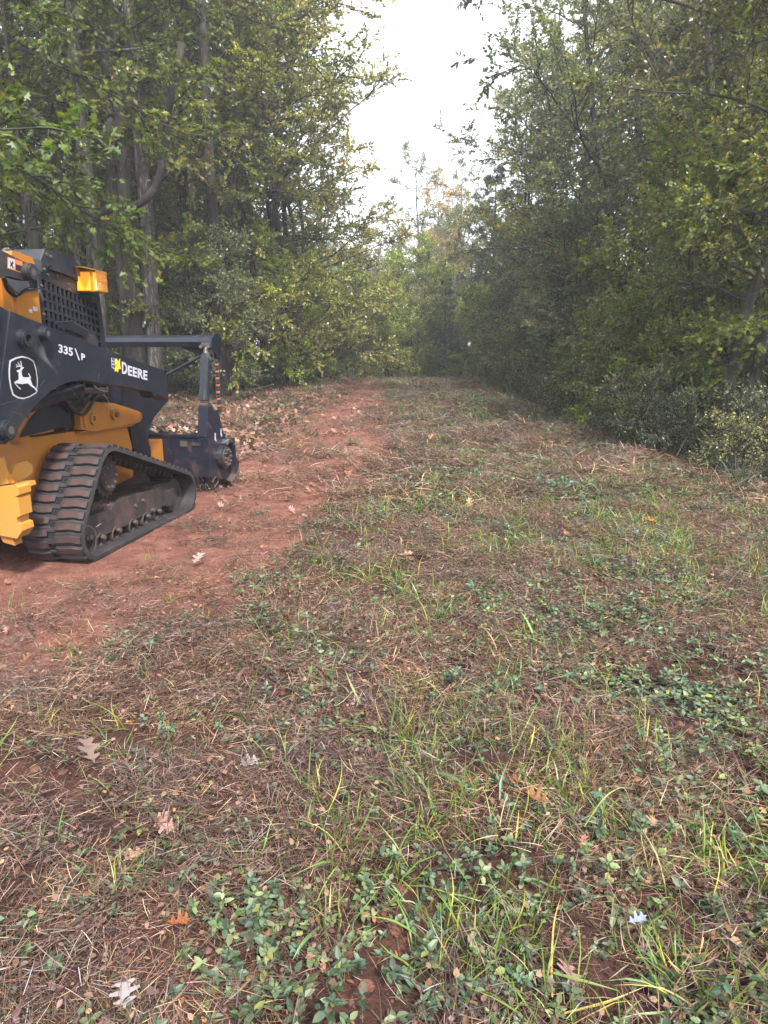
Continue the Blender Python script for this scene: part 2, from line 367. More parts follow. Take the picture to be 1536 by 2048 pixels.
GREENS = [(.065, .090, .030), (.095, .120, .038), (.150, .160, .040), (.050, .075, .036), (.22, .15, .045), (.28, .24, .06)]
def make_tree(name, seed, H, r0, c0, Rad, limbs, subs, twigs, nl, size, cols=GREENS, w=(4, 5, 3, 3, .35, .35), bare=6, up=.55, droop=-.02, aspect=.55, tilt=1., lobed=False,
              wig=.03, stems=1, spread=0, trunk_mat=None, lmat=None, profile=None, twl=.5, path=None, low=None, updown=.5):
    rs = np.random.RandomState(seed); gt, gc = Geo(), Geo(); allT = []
    for s_ in range(stems):
        K = 16
        if path is not None: tp = np.array([[np.interp(k / (K - 1) * path[-1][2], [p[2] for p in path], [p[j] for p in path]) for j in range(3)] for k in range(K)]); Hh = path[-1][2]
        else:
            a = rs.uniform(0, 6.28); off = np.array([math.cos(a), math.sin(a)]) * spread; Hh = H * rs.uniform(.8, 1.05) if stems > 1 else H
            zz = np.linspace(-.25, Hh, K); wob = np.cumsum(rs.normal(0, wig * Hh / K * 1.2, (K, 2)), 0)
            tp = np.concatenate([wob + off * (zz[:, None] / Hh) * 1.0 + (off * .12 if stems > 1 else 0), zz[:, None]], 1)
        rad = r0 * np.interp(np.linspace(0, 1, K), [0, .06, .12, .6, 1], [1.5, 1.08, 1.0, .62, .12]) * (rs.uniform(.6, 1) if stems > 1 else 1)
        v, f = tubes(tp[None], rad[None], 10 if r0 > .08 else 6); gt.add(v, f)
        # limbs
        nb = limbs; t = c0 + (1 - c0) * (np.arange(nb) + rs.rand(nb)) / nb * .98
        if low is not None: t[:max(1, nb // 5)] = rs.uniform(low, c0, max(1, nb // 5))
        base, _ = lerp_path(tp[None], t[None]); base = base[0]; tt = ((t - c0) / (1 - c0)).clip(0, 1)
        pr = np.interp(tt, [0, .2, .5, .8, 1], profile or [.85, 1, .9, .6, .22])
        L = Rad * pr * rs.uniform(.65, 1.1, nb); az = np.arange(nb) * 2.4 + rs.normal(0, .5, nb) + rs.rand() * 6
        el = up * (.35 + .9 * tt) + rs.normal(0, .16, nb)
        d = np.stack([np.cos(az) * np.cos(el), np.sin(az) * np.cos(el), np.sin(el)], 1)
        LP = grow(rs, base, d, L, 9, droop, .10)
        lr = (np.interp(t, [0, 1], [r0 * .36, r0 * .14]))[:, None] * np.linspace(1, .16, 9)[None] * (L / Rad)[:, None].clip(.4, 1)
        v, f = tubes(LP, lr.clip(.006), 5); gt.add(v, f)
        if bare:
            tb = rs.uniform(.12, c0 + .1, bare); bb, _ = lerp_path(tp[None], tb[None]); azb = rs.rand(bare) * 6.28; Lb = rs.uniform(.4, 1, bare) * Rad * .55
            BP = grow(rs, bb[0], np.stack([np.cos(azb), np.sin(azb), rs.uniform(-.2, .5, bare)], 1), Lb, 7, -.01, .14)
            v, f = tubes(BP, np.linspace(.022, .004, 7)[None].repeat(bare, 0) * (.6 + r0 * 2), 4); gt.add(v, f)
            sb, tb2 = lerp_path(BP, rs.uniform(.3, .9, (bare, 3))); sb = sb.reshape(-1, 3); SP = grow(rs, sb, tb2.reshape(-1, 3) + rs.normal(0, .6, sb.shape), rs.uniform(.2, .6, len(sb)), 4, 0, .15)
            v, f = tubes(SP, np.linspace(.008, .003, 4)[None].repeat(len(sb), 0), 3); gt.add(v, f)
        # side branches
        s = rs.uniform(.18, 1, (nb, subs)); s[:, 0] = .99; bp, bt = lerp_path(LP, s); bp = bp.reshape(-1, 3); bt = bt.reshape(-1, 3)
        L2 = (np.repeat(L, subs) * .42 * (1.15 - .6 * s.ravel())) * rs.uniform(.5, 1.2, len(bp))
        SP = grow(rs, bp, bt + rs.normal(0, .55, bt.shape) * np.array([1, 1, .55]), L2.clip(.25), 6, droop * .5, .14)
        v, f = tubes(SP, (np.linspace(.016, .005, 6)[None] * (.5 + r0 * 3)).repeat(len(bp), 0).clip(.004), 3); gc.add(v, f, 1)
        # twigs
        s2 = rs.uniform(.15, 1, (len(bp), twigs)); s2[:, 0] = .98; q, qt = lerp_path(SP, s2); q = q.reshape(-1, 3); qt = qt.reshape(-1, 3)
        TP = grow(rs, q, qt + rs.normal(0, .6, qt.shape) * np.array([1, 1, .6]), rs.uniform(.4, 1.2, len(q)) * twl, 4, -.03, .12)
        v, f = tubes(TP[:, ::1], np.linspace(.005, .002, 4)[None].repeat(len(q), 0), 3); gc.add(v, f, 1)
        s3 = rs.uniform(.1, 1, (len(q), nl)); lp, lt = lerp_path(TP, s3)
        cl = np.repeat((1 + rs.normal(0, .2, len(bp))).clip(.55, 1.6), twigs * nl)
        leaves(gc, rs, lp.reshape(-1, 3), lt.reshape(-1, 3), size, cols, w, 0, aspect, updown, tilt, lobed, cl)
    mt = gt.mesh(name + '_trunk', True); mt.materials.append(trunk_mat or bark_d)
    mc = gc.mesh(name + '_crown'); mc.materials.append(lmat or leaf_m); mc.materials.append(trunk_mat or bark_d)
    return mt, mc

GREY = [(.090, .108, .062), (.125, .142, .080), (.165, .178, .100), (.065, .085, .055), (.24, .16, .07)]
BLUE = [(.045, .085, .055), (.065, .110, .07), (.035, .065, .05)]
BRIGHT = [(.12, .17, .03), (.16, .20, .035), (.09, .13, .03), (.24, .2, .04)]
T = {}
RND = [.8, 1, 1, .85, .55]
T['oak1'] = make_tree('oak', 1, 14, .17, .20, 4.0, 20, 9, 9, 19, .088, up=.75, low=.10, stems=2, spread=2.0, wig=.06, aspect=.6, profile=RND)
T['oak2'] = make_tree('oak', 2, 13.5, .15, .14, 4.0, 21, 9, 9, 19, .085, cols=GREY, w=(4, 5, 3, 3, .5), up=.65, low=.08, stems=2, spread=1.8, wig=.07, aspect=.6, profile=RND)
T['oak3'] = make_tree('oak', 3, 15, .18, .26, 4.2, 20, 9, 9, 19, .088, up=.8, stems=2, spread=2.6, wig=.07, aspect=.6, profile=RND)
T['tall1'] = make_tree('tall', 4, 19, .17, .36, 3.6, 26, 8, 8, 11, .115, bare=16, wig=.035, trunk_mat=bark_g, profile=RND, up=.7)
T['tall2'] = make_tree('tall', 5, 21, .22, .40, 3.8, 26, 8, 8, 11, .115, bare=18, wig=.015, profile=RND, up=.7)
T['tall3'] = make_tree('tall', 6, 18, .11, .30, 2.8, 22, 7, 8, 11, .11, bare=14, wig=.05, trunk_mat=bark_g, cols=GREY, w=(4, 5, 3, 3, .4), profile=RND, up=.8)
T['pole'] = make_tree('pole', 7, 12, .055, .34, 1.9, 18, 6, 7, 10, .10, bare=10, wig=.05, profile=RND)
T['small1'] = make_tree('small', 8, 6.5, .05, .14, 2.5, 20, 8, 8, 12, .095, bare=3, up=.6, cols=BRIGHT, w=(4, 3, 4, .5), wig=.07, aspect=.65, stems=2, spread=.7)
T['small2'] = make_tree('small', 9, 6.0, .05, .10, 2.3, 20, 8, 8, 12, .085, bare=3, up=.65, cols=GREY, w=(4, 4, 2, 4, .4), wig=.08, stems=2, spread=.9, aspect=.6)
T['bush1'] = make_tree('bush', 10, 3.2, .022, .06, 1.25, 12, 7, 7, 9, .075, bare=2, stems=3, spread=.8, up=.9, cols=BRIGHT + GREENS, w=(2, 2, 2, .3, 4, 5, 3, 4, .2, .2), twl=.35, wig=.07, aspect=.6)
T['bush2'] = make_tree('bush', 11, 2.2, .018, .05, 1.0, 12, 7, 7, 9, .065, bare=2, stems=3, spread=.7, up=.9, cols=GREY, w=(4, 4, 2, 4, .4), twl=.3, wig=.07, aspect=.6)
T['bush3'] = make_tree('bush', 12, 4.2, .03, .05, 1.5, 12, 7, 7, 10, .08, bare=4, stems=3, spread=1.1, up=.8, cols=GREENS, w=(5, 4, 3, 4, .2, .2), twl=.35, wig=.07, aspect=.6)
T['pine'] = make_tree('pine', 13, 15, .17, .18, 2.9, 52, 7, 5, 26, .20, cols=BLUE, w=(4, 3, 4), aspect=.12, up=.25, droop=.03, lmat=needle_m, tilt=2, twl=.3, updown=-.4, profile=[.9, 1, .8, .5, .12])
T['sweetgum'] = make_tree('sweetgum', 14, 11, .15, .26, 4.4, 26, 8, 7, 12, .088, lmat=sweet_m, cols=BRIGHT, w=(4, 3, 5, .3), lobed=True, up=.25, droop=-.035, bare=4)
YEL = [(.20, .19, .05), (.28, .22, .06), (.13, .14, .04), (.32, .20, .07)]
RUS = [(.26, .17, .09), (.20, .16, .08), (.14, .13, .07), (.30, .17, .08)]
T['yellow'] = make_tree('yellow', 16, 14, .15, .22, 4.0, 20, 9, 9, 13, .10, cols=YEL + GREENS[:3], w=(4, 3, 4, 2, 2, 3, 2), up=.75, stems=2, spread=1.6, wig=.06, aspect=.6, profile=RND)
T['russet'] = make_tree('russet', 17, 17, .15, .40, 3.0, 22, 8, 8, 11, .10, cols=RUS, w=(3, 3, 4, 2), bare=14, up=.8, wig=.03, trunk_mat=bark_p, profile=RND)
T['thicket'] = make_tree('thicket', 15, 1.3, .010, .04, .7, 8, 5, 5, 5, .05, bare=14, stems=4, spread=.5, up=.9, cols=GREY, w=(4, 4, 2, 5, .5), twl=.25)
TREEKIND = {'yellow': 'oak_tree', 'russet': 'tall_tree', 'oak1': 'oak_tree', 'oak2': 'oak_tree', 'oak3': 'oak_tree', 'tall1': 'tall_tree', 'tall2': 'tall_tree', 'tall3': 'tall_tree', 'pole': 'sapling', 'small1': 'understorey_tree',
            'small2': 'understorey_tree', 'bush1': 'shrub', 'bush2': 'shrub', 'bush3': 'shrub', 'pine': 'pine_tree', 'sweetgum': 'sweetgum_tree', 'thicket': 'shrub'}
rp = random.Random(5)
def plant(kind, x, y, label, group=None, sc=1.0, rz=None, cat=None, sz=None):
    nm = TREEKIND[kind]; shr = nm == 'shrub'
    o = empty(nm, (x, y, float(ground_z(x, y)) - .04), rp.uniform(0, 6.28) if rz is None else rz); s = sc * rp.uniform(.93, 1.07)
    o.scale = (s, s, s * (sz or 1))
    for part, me in zip(('stem' if shr else 'trunk', 'foliage' if shr else 'crown'), T[kind]):
        c = bpy.data.objects.new(part, me); COL.objects.link(c); c.parent = o
    tag(o, label, cat or ('shrub' if shr else 'tree'), group)
    return o
ZERO = 0
# --- featured trees of the left wood
def custom_trunk(o, mat):
    for c in o.children:
        if c.name.split('.')[0] == 'trunk': c.data = c.data.copy(); c.data.materials.clear(); c.data.materials.append(mat)
plant('tall2', -6.95, 19.2, 'tall dark trunk, leftmost of the three big trunks close together behind the loader', sc=.8, rz=.3)
plant('tall2', -6.62, 19.0, 'middle one of the three big trunks standing close together behind the loader', sc=.86, rz=2.1)
o = plant('tall2', -6.27, 19.1, 'big straight trunk with pale mottled bark, rightmost of the three close together', sc=.88, rz=4.4); custom_trunk(o, bark_p)
o = plant('tall1', -6.85, 16.8, 'dark tree whose thick elbow limb bends off to the right above the loader cab', sc=1.0, rz=1.0)
c = tube_obj('limb', [(0, 0, 3.7), (.12, 0, 4.1), (.55, 0, 4.4), (1.1, .1, 4.5), (1.55, .1, 4.9), (1.8, .1, 5.7), (1.95, .1, 6.5), (2.3, .1, 7.6)], .085, bark_d, o); c.rotation_euler = (0, 0, -1.0)
o = plant('tall1', -4.85, 21.0, 'dark upright trunk standing straight behind the mulcher post', sc=1.05, rz=2.0); custom_trunk(o, bark_d)
plant('tall2', -7.7, 14.1, 'dark trunk cut by the left edge of the picture', sc=.95, rz=5)
plant('tall3', -8.4, 20.0, 'slim grey trunk between the picture edge and the elbow tree', rz=3)
plant('tall1', -6.3, 23.0, 'grey trunk just right of the three big ones, a little farther back', sc=.9, rz=.8)
plant('tall3', -5.2, 25.0, 'slim straight trunk deep in the gap right of the mulcher post', sc=1.1, rz=1.9)
plant('pole', -6.4, 13.6, 'thin dark sapling rising over the loader roof', sc=.9, rz=2.6)
plant('sweetgum', -6.1, 9.3, 'sweetgum hanging bright star-shaped leaves into the top left corner', sc=1.0, rz=1.2)
plant('sweetgum', -7.6, 14.0, 'sweetgum with bright green leaves high behind the loader cab', sc=1.4, rz=3.9)
plant('oak1', -5.2, 22.5, 'broad oak leaning its branches over the left half of the clearing', sc=1.12, rz=.4)
plant('oak2', -3.7, 25.5, 'oak reaching farthest over the track from the left, edge against the sky', sc=1.42, rz=1.2)
plant('oak3', -3.1, 28.0, 'leafy oak bulging into the sky gap from the left', sc=.95, rz=.6)
plant('oak1', -4.6, 31.5, 'oak behind the overhanging one at the left end of the crest', sc=1.05, rz=2.2)
plant('small1', -4.3, 24.4, 'bright yellow-green small tree low at the left edge of the clearing', sc=.8, rz=1.4)
plant('small1', -3.5, 27.4, 'yellow-green understorey tree right before the crest on the left', sc=.75, rz=4)
plant('small2', -5.0, 20.2, 'dark small tree with dense twigs low behind the mulcher', sc=.85, rz=2)
plant('yellow', -3.0, 31.5, 'yellowing oak over the left end of the crest', sc=1.05, rz=2)
plant('bush3', -2.7, 30.0, 'olive bush at the left end of the crest', rz=.4)
plant('bush1', -1.6, 32.5, 'pale bush standing on the crest left of the gap', sc=1.1, rz=2.4)
plant('bush3', -.6, 35.5, 'reddish green bush just behind the crest left of the gap', sc=.95, rz=3.3)
plant('bush2', -3.8, 28.0, 'low bush at the foot of the yellow-green understorey tree', sc=.9)
# --- right side
plant('oak3', 5.3, 11.2, 'forked dark tree standing near the right edge of the picture', sc=.72, rz=1.8)
plant('sweetgum', 7.3, 9.6, 'sweetgum with large leaves in the top right corner', sc=1.0, rz=.6)
plant('oak2', 7.9, 15.0, 'leafy oak behind the forked tree on the right', sc=1.1, rz=2.9)
plant('oak2', 8.8, 18.0, 'oak whose crown meets the sky at the top right of the gap', sc=1.14, rz=4.3)
plant('yellow', 8.0, 26.0, 'yellowing oak on the right side of the sky gap', sc=1.15, rz=5.8)
plant('oak2', 8.0, 30.5, 'grey-green oak halfway along the right side of the clearing', sc=1.05, rz=1.1)
plant('oak1', 8.2, 35.0, 'oak standing before the dark pine on the right', sc=1.0, rz=3.6)
plant('small2', 6.6, 16.2, 'grey-green small tree in front of the oaks on the right', sc=1.05, rz=1)
plant('small1', 5.9, 14.0, 'yellow-green small tree just left of the forked trunk on the right', sc=.8, rz=5)
plant('small2', 6.4, 21.5, 'bushy small tree leaning over the right edge of the clearing', sc=1.05, rz=3)
plant('small2', 6.0, 26.0, 'small tree with a bent dark stem near the far end of the right edge', sc=.95, rz=.5)
plant('small1', 8.0, 12.6, 'small green tree at the far right edge of the picture', sc=.95, rz=2)
# --- far end
plant('pine', 5.9, 39.0, 'blue-green pine standing out of the right side of the far wood', sc=.74, rz=1)
plant('pine', 8.6, 43.0, 'tall pine partly hidden behind the oaks on the right', sc=.9, rz=3)
plant('pine', 3.6, 41.5, 'young blue-green pine low at the end of the clearing', sc=.36, rz=2, sz=1.1)
plant('pine', .6, 44.0, 'small dark pine low at the left of the far gap', sc=.4, rz=4)
plant('small1', 2.0, 42.5, 'bright light green tree in the middle of the far gap', sc=1.2, rz=1)
plant('russet', 3.75, 47.5, 'pale trunked tree with russet leaves at the end of the clearing', sc=.78, rz=1)
plant('russet', 4.6, 49.0, 'second pale trunk right of the russet one at the end of the clearing', sc=.8, rz=4)
plant('oak2', 8.3, 22.0, 'dense oak between the two at the top right of the sky gap', sc=1.38, rz=2.2)
rr = np.random.RandomState(3)
placed = [(o.location.x, o.location.y) for o in bpy.data.objects if o.parent is None and 'category' in o]
def far_from(x, y, d): return all((x - a) ** 2 + (y - b) ** 2 > d * d for a, b in placed)
ORD = 'first second third fourth fifth sixth seventh eighth ninth tenth eleventh twelfth thirteenth fourteenth fifteenth sixteenth seventeenth eighteenth nineteenth twentieth'.split()
LOOK = {'oak1': 'broad leafy tree', 'oak2': 'grey-green broad tree', 'oak3': 'tall broad tree', 'tall1': 'tall grey trunk', 'tall2': 'thick dark trunk', 'tall3': 'slender leaning trunk', 'pole': 'thin dark sapling', 'small1': 'yellow-green small tree',
        'small2': 'grey-green small tree', 'bush1': 'mid-sized bright-leaved shrub', 'bush2': 'low grey-green shrub', 'bush3': 'tall olive shrub', 'thicket': 'knee-high twiggy bush', 'yellow': 'yellowing tree', 'russet': 'russet tree', 'pine': 'pine'}
def fill(n, xs, ys, kinds, d, label, group, scr=(.8, 1.1), ok=lambda x, y: True, front=None, where='', key=lambda x, y: x / y):
    """random planting; the ones in the front row (front(x, y)) are counted off by kind and labelled one by one"""
    k = 0; made = []
    for _ in range(n * 30):
        if k >= n: break
        x = rr.uniform(*xs); y = rr.uniform(*ys)
        if not ok(x, y) or not far_from(x, y, d): continue
        placed.append((x, y)); kd = kinds[rr.randint(len(kinds))]; k += 1
        made.append((plant(kd, x, y, label, group, rr.uniform(*scr)), kd, x, y))
    if front:
        for kd in set(kinds):
            row = sorted([m for m in made if m[1] == kd and front(m[2], m[3])], key=lambda m: key(m[2], m[3]))[:20]
            for i, m in enumerate(row):
                m[0]['label'] = (LOOK[kd] + ', ' + (ORD[i] + ' ' if len(row) > 1 else 'the only one ') + where)
inview = lambda x, y: abs(x) < .60 * y + 1.5
ledge = lambda y: np.interp(y, [8, 15, 20, 25, 30, 45], [-7.5, -6.6, -5.8, -5.0, -4.4, -3.5])
redge = lambda y: np.interp(y, [6, 20, 35, 45], [5.6, 5.6, 5.4, 5.2])
L = lambda x, y: x < ledge(y) - .3 and inview(x, y)
fill(26, (-26, -4), (14, 40), ['tall1', 'tall3', 'tall2'], 1.1, 'straight trunk among many deep in the shade of the left wood', 'tall trunks in the left wood', (.8, 1.1), L, lambda x, y: y < 30, 'of its kind from the left in the left wood')
fill(44, (-24, -5), (15, 38), ['pole'], .5, 'thin dark sapling among many deep in the left wood', 'saplings in the left wood', (.7, 1.2), L, lambda x, y: y < 25, 'from the left in the left wood')
fill(6, (-24, -8), (26, 42), ['oak1', 'oak2', 'oak3'], 3, 'leafy tree filling the back of the left wood', 'leafy trees at the back of the left wood', (.9, 1.15), lambda x, y: x < ledge(y) - 2.5 and inview(x, y), lambda x, y: True, 'from the left at the back of the left wood')
fill(11, (-22, -5), (19, 36), ['small2', 'small1'], 1.5, 'small leafy tree in the understorey of the left wood', 'understorey trees in the left wood', (.6, 1.05), L, lambda x, y: y < 30, 'from the left in the understorey of the left wood')
fill(16, (-20, -4.2), (19, 34), ['bush1', 'bush2', 'thicket'], .9, 'low shrub on the leaf-covered floor of the left wood', 'shrubs in the left wood', (.6, 1.0), lambda x, y: x < ledge(y) + .5 and inview(x, y), lambda x, y: True, 'from the left on the leaf-covered floor of the left wood')
Rr = lambda x, y: x > redge(y) + .8 and inview(x, y)
fill(8, (6.5, 24), (19, 44), ['oak1', 'oak2', 'oak3', 'tall1'], 2.6, 'tree in the wood behind the thicket on the right', 'trees of the right wood', (.85, 1.1), lambda x, y: x > 9 and inview(x, y), lambda x, y: True, 'from the left in the wood behind the right thicket')
fill(26, (5.4, 16), (9, 36), ['pole', 'tall3'], .7, 'thin dark stem among the leaves of the right thicket', 'thin stems in the right thicket', (.7, 1.0), lambda x, y: x > 5.4 and inview(x, y), lambda x, y: x < 9, 'from the left among the leaves of the right thicket')
fill(10, (5.8, 16), (15, 40), ['small1', 'small2'], 1.5, 'small leafy tree among others in the right thicket', 'small trees in the right thicket', (.65, 1.0), Rr, lambda x, y: x < 10, 'from the left in the right thicket')
NEAR = lambda x, y: y
fill(36, (4.75, 9), (9.8, 34), ['bush1', 'bush2', 'bush3', 'bush1'], .75, 'shrub behind the front row of the right thicket', 'shrubs along the right edge', (.5, .95), lambda x, y: x > 5.1 and x < 8 and not (x < 6.8 and y < 12.5) and inview(x, y), lambda x, y: x < 6.3, 'counted away from the camera along the right edge', NEAR)
fill(60, (4.3, 7), (8.6, 30), ['thicket'], .35, 'low twiggy bush among others at the foot of the right thicket', 'low bushes along the right edge', (.45, 1.0), lambda x, y: x > 4.45 + .1 * math.sin(y * 2) and x < 6.6 and inview(x, y), lambda x, y: x < 5.2, 'counted away from the camera at the foot of the right thicket', NEAR)
fill(20, (-2.5, 6.5), (36, 50), ['bush3', 'small1', 'small2', 'bush1'], 1.0, 'leafy bush closing the far end of the clearing', 'bushes at the far end', (.7, 1.15), lambda x, y: True, lambda x, y: True, 'from the left at the far end of the clearing')
fill(18, (-9, 12), (46, 64), ['oak1', 'oak2', 'yellow', 'oak2'], 2.2, 'tree of the pale far wood behind the clearing', 'trees of the far wood', (.78, .95), lambda x, y: True, lambda x, y: True, 'from the left in the pale far wood')

# ------------------------------------------------------------------ scattering by geometry nodes (only for what nobody could count)
def scatter(name, P, rot, scl, idx, sources, label=None, kind='stuff'):
    me = bpy.data.meshes.new(name); me.vertices.add(len(P)); me.vertices.foreach_set('co', np.asarray(P, np.float32).ravel())
    a = me.attributes.new('rot', 'FLOAT_VECTOR', 'POINT'); a.data.foreach_set('vector', np.asarray(rot, np.float32).ravel())
    a = me.attributes.new('scl', 'FLOAT', 'POINT'); a.data.foreach_set('value', np.asarray(scl, np.float32))
    a = me.attributes.new('idx', 'INT', 'POINT'); a.data.foreach_set('value', np.asarray(idx, np.int32))
    o = link(name, me); ng = bpy.data.node_groups.new(name, 'GeometryNodeTree')
    ng.interface.new_socket('Geometry', in_out='INPUT', socket_type='NodeSocketGeometry'); ng.interface.new_socket('Geometry', in_out='OUTPUT', socket_type='NodeSocketGeometry')
    gi = ng.nodes.new('NodeGroupInput'); go = ng.nodes.new('NodeGroupOutput'); jn = ng.nodes.new('GeometryNodeJoinGeometry')
    def na(n, dt):
        q = ng.nodes.new('GeometryNodeInputNamedAttribute'); q.data_type = dt; q.inputs[0].default_value = n; return q.outputs['Attribute']
    for srcs in sources:
        c = bpy.data.collections.new(name + '_source')
        for k, s in enumerate(srcs):
            so_ = bpy.data.objects.new('%s_%02d' % (name, k), s); c.objects.link(so_)
        ci = ng.nodes.new('GeometryNodeCollectionInfo'); ci.inputs[0].default_value = c; ci.inputs['Separate Children'].default_value = True; ci.inputs['Reset Children'].default_value = True
        ip = ng.nodes.new('GeometryNodeInstanceOnPoints'); ip.inputs['Pick Instance'].default_value = True
        ng.links.new(gi.outputs[0], ip.inputs['Points']); ng.links.new(ci.outputs[0], ip.inputs['Instance'])
        ng.links.new(na('idx', 'INT'), ip.inputs['Instance Index']); ng.links.new(na('rot', 'FLOAT_VECTOR'), ip.inputs['Rotation']); ng.links.new(na('scl', 'FLOAT'), ip.inputs['Scale'])
        ng.links.new(ip.outputs[0], jn.inputs[0])
    ng.links.new(jn.outputs[0], go.inputs[0]); md = o.modifiers.new('scatter', 'NODES'); md.node_group = ng
    return tag(o, label, kind=kind)

n = 210; x = rr.uniform(-75, 75, n); y = rr.uniform(12, 125, n)
ok = ((x < -17) | (x > 15) | (y > 60)) & (np.abs(x) < .75 * y + 9) & ~((np.abs(x) < 16) & (y < 58)); x, y = x[ok], y[ok]
kinds = ['oak1', 'oak3', 'tall1', 'tall2']
scatter('distant_woods', np.stack([x, y, ground_z(x, y) - .1], 1), np.stack([x * 0, x * 0, rr.uniform(0, 6.28, len(x))], 1), rr.uniform(.8, 1.1, len(x)), rr.randint(0, 4, len(x)),
        [[T[k][0] for k in kinds], [T[k][1] for k in kinds]])

# ------------------------------------------------------------------ ground cover
def blade_strip(g, rs, P0, D, L, wd, K, curl, cols, w, mat=0, jit=.18, sag=0):
    """ribbons: roots P0, start directions D, lengths L, widths wd"""
    n = len(P0); P = grow(rs, P0, D, L, K, curl, .10); P[:, :, 2] = np.maximum(P[:, :, 2], .002)
    Tn = np.gradient(P, axis=1); Sd = unit(np.cross(unit(Tn), np.array([0, 0, 1.]) + rs.normal(0, .5, (n, 1, 3))))
    wk = np.interp(np.linspace(0, 1, K), [0, .5, 1], [.7, 1, .08])[None, :, None] * wd[:, None, None] * .5
    V = np.stack([P - Sd * wk, P + Sd * wk], 2); i = np.arange(n * K * 2).reshape(n, K, 2)
    Fq = np.stack([i[:, :-1, 0], i[:, :-1, 1], i[:, 1:, 1], i[:, 1:, 0]], -1).reshape(-1, 4)
    g.add(V, Fq, mat, np.repeat(palette(rs, n, cols, w, jit), K * 2, 0))
def fine_leaf(g, rs, P, D, up, s, cols, w, mat=0, aspect=.5, curl=.1, jit=.18):
    n = len(P); D = unit(D); Sd = unit(np.cross(D, up)); Nn = np.cross(Sd, D); s = s[:, None]; h = s * aspect * .5
    fold = rs.uniform(.05, .4, (n, 1)) * h; cu = s * curl * rs.uniform(-.4, 1, (n, 1))
    V = np.stack([P, P + D * s * .3, P + D * s * .68 - Nn * cu * .4, P + D * s - Nn * cu, P + D * s * .28 + Sd * h + Nn * fold, P + D * s * .66 + Sd * h * .85 + Nn * (fold - cu * .4), P + D * s * .28 - Sd * h + Nn * fold, P + D * s * .66 - Sd * h * .85 + Nn * (fold - cu * .4)], 1)
    b0 = np.arange(n)[:, None] * 8; c = palette(rs, n, cols, w, jit)
    g.add(V, np.concatenate([b0 + [0, 1, 4], b0 + [0, 6, 1], b0 + [2, 3, 5], b0 + [2, 7, 3]]), mat, np.repeat(c, 8, 0))
    k = g.n - n * 8; q = np.arange(n)[:, None] * 8
    g.f4.append(np.concatenate([q + [1, 2, 5, 4], q + [1, 6, 7, 2]]) + k); g.m4.append(np.full(2 * n, mat))
STRAW = [(.265, .170, .135), (.19, .108, .088), (.12, .062, .050), (.43, .33, .26), (.055, .032, .027), (.15, .14, .08)]
SW = (4.5, 5.5, 6, 2.0, 5, 1.5)
def disc(rs, n, r, p=.5): a = rs.uniform(0, 6.28, n); q = r * rs.rand(n) ** p; return np.stack([q * np.cos(a), q * np.sin(a)], 1)
def straw_patch(seed, n, r, lmin, lmax, wd, hmax):
    rs = np.random.RandomState(seed); g = Geo(); tone = rs.uniform(.6, 1.35); STRAW = [tuple(np.array(c) * tone) for c in globals()['STRAW']]; xy = disc(rs, n, r); a = rs.uniform(0, 6.28) + rs.normal(0, 1.1, n); e = rs.normal(.12, .28, n)
    blade_strip(g, rs, np.column_stack([xy, rs.uniform(.0, hmax, n)]), np.stack([np.cos(a) * np.cos(e), np.sin(a) * np.cos(e), np.sin(e)], 1), rs.uniform(lmin, lmax, n), rs.uniform(.6, 1.3, n) * wd, 4, -.06, STRAW, SW, jit=.25)
    m = n // 8; xy = disc(rs, m, r); a = rs.uniform(0, 6.28, m)       # chopped bits and torn leaf scraps
    fine_leaf(g, rs, np.column_stack([xy, rs.uniform(.0, hmax, m)]), np.stack([np.cos(a), np.sin(a), rs.normal(0, .3, m)], 1), unit(np.array([0, 0, 1.]) + rs.normal(0, .6, (m, 3))), rs.uniform(.01, .026, m), [(.16, .085, .06), (.24, .14, .10), (.09, .055, .04), (.10, .11, .06)], (3, 2, 3, 1.5), aspect=.6)
    me = g.mesh('straw'); me.materials.append(straw_m); return me
WEED = [(.075, .115, .062), (.105, .15, .085), (.05, .085, .045), (.15, .19, .115), (.17, .19, .06), (.24, .11, .07)]
WW = (4, 4, 3, 2, .5, .15)
def weed_patch(seed, n, r, size, tall):
    rs = np.random.RandomState(seed); g = Geo(); xy = disc(rs, n, r)
    a = rs.uniform(0, 6.28, n); e = rs.uniform(.3, 1.3, n); L = rs.uniform(.4, 1, n) * tall
    P = grow(rs, np.column_stack([xy, np.zeros(n)]), np.stack([np.cos(a) * np.cos(e), np.sin(a) * np.cos(e), np.sin(e)], 1), L, 5, -.03, .15)
    v, f = tubes(P, np.full((n, 5), .0011), 3); g.add(v, f, 0, (.10, .09, .05))
    K = 5; s = np.tile(np.linspace(.35, 1, K), (n, 1)); lp, lt = lerp_path(P, s)
    az = rs.uniform(0, 6.28, (n, 1)) + np.arange(K) * 1.57
    for sg in (0, math.pi):
        D = np.stack([np.cos(az + sg), np.sin(az + sg), rs.normal(.15, .3, az.shape)], -1)
        fine_leaf(g, rs, lp.reshape(-1, 3), D.reshape(-1, 3), unit(np.array([0, 0, 1.]) + rs.normal(0, .35, (n * K, 3))), size * rs.uniform(.5, 1.15, n * K), WEED, WW, aspect=.52)
    me = g.mesh('weed'); me.materials.append(weed_m); return me
GRASS = [(.11, .185, .035), (.16, .25, .05), (.08, .13, .035), (.36, .35, .06), (.42, .36, .16)]
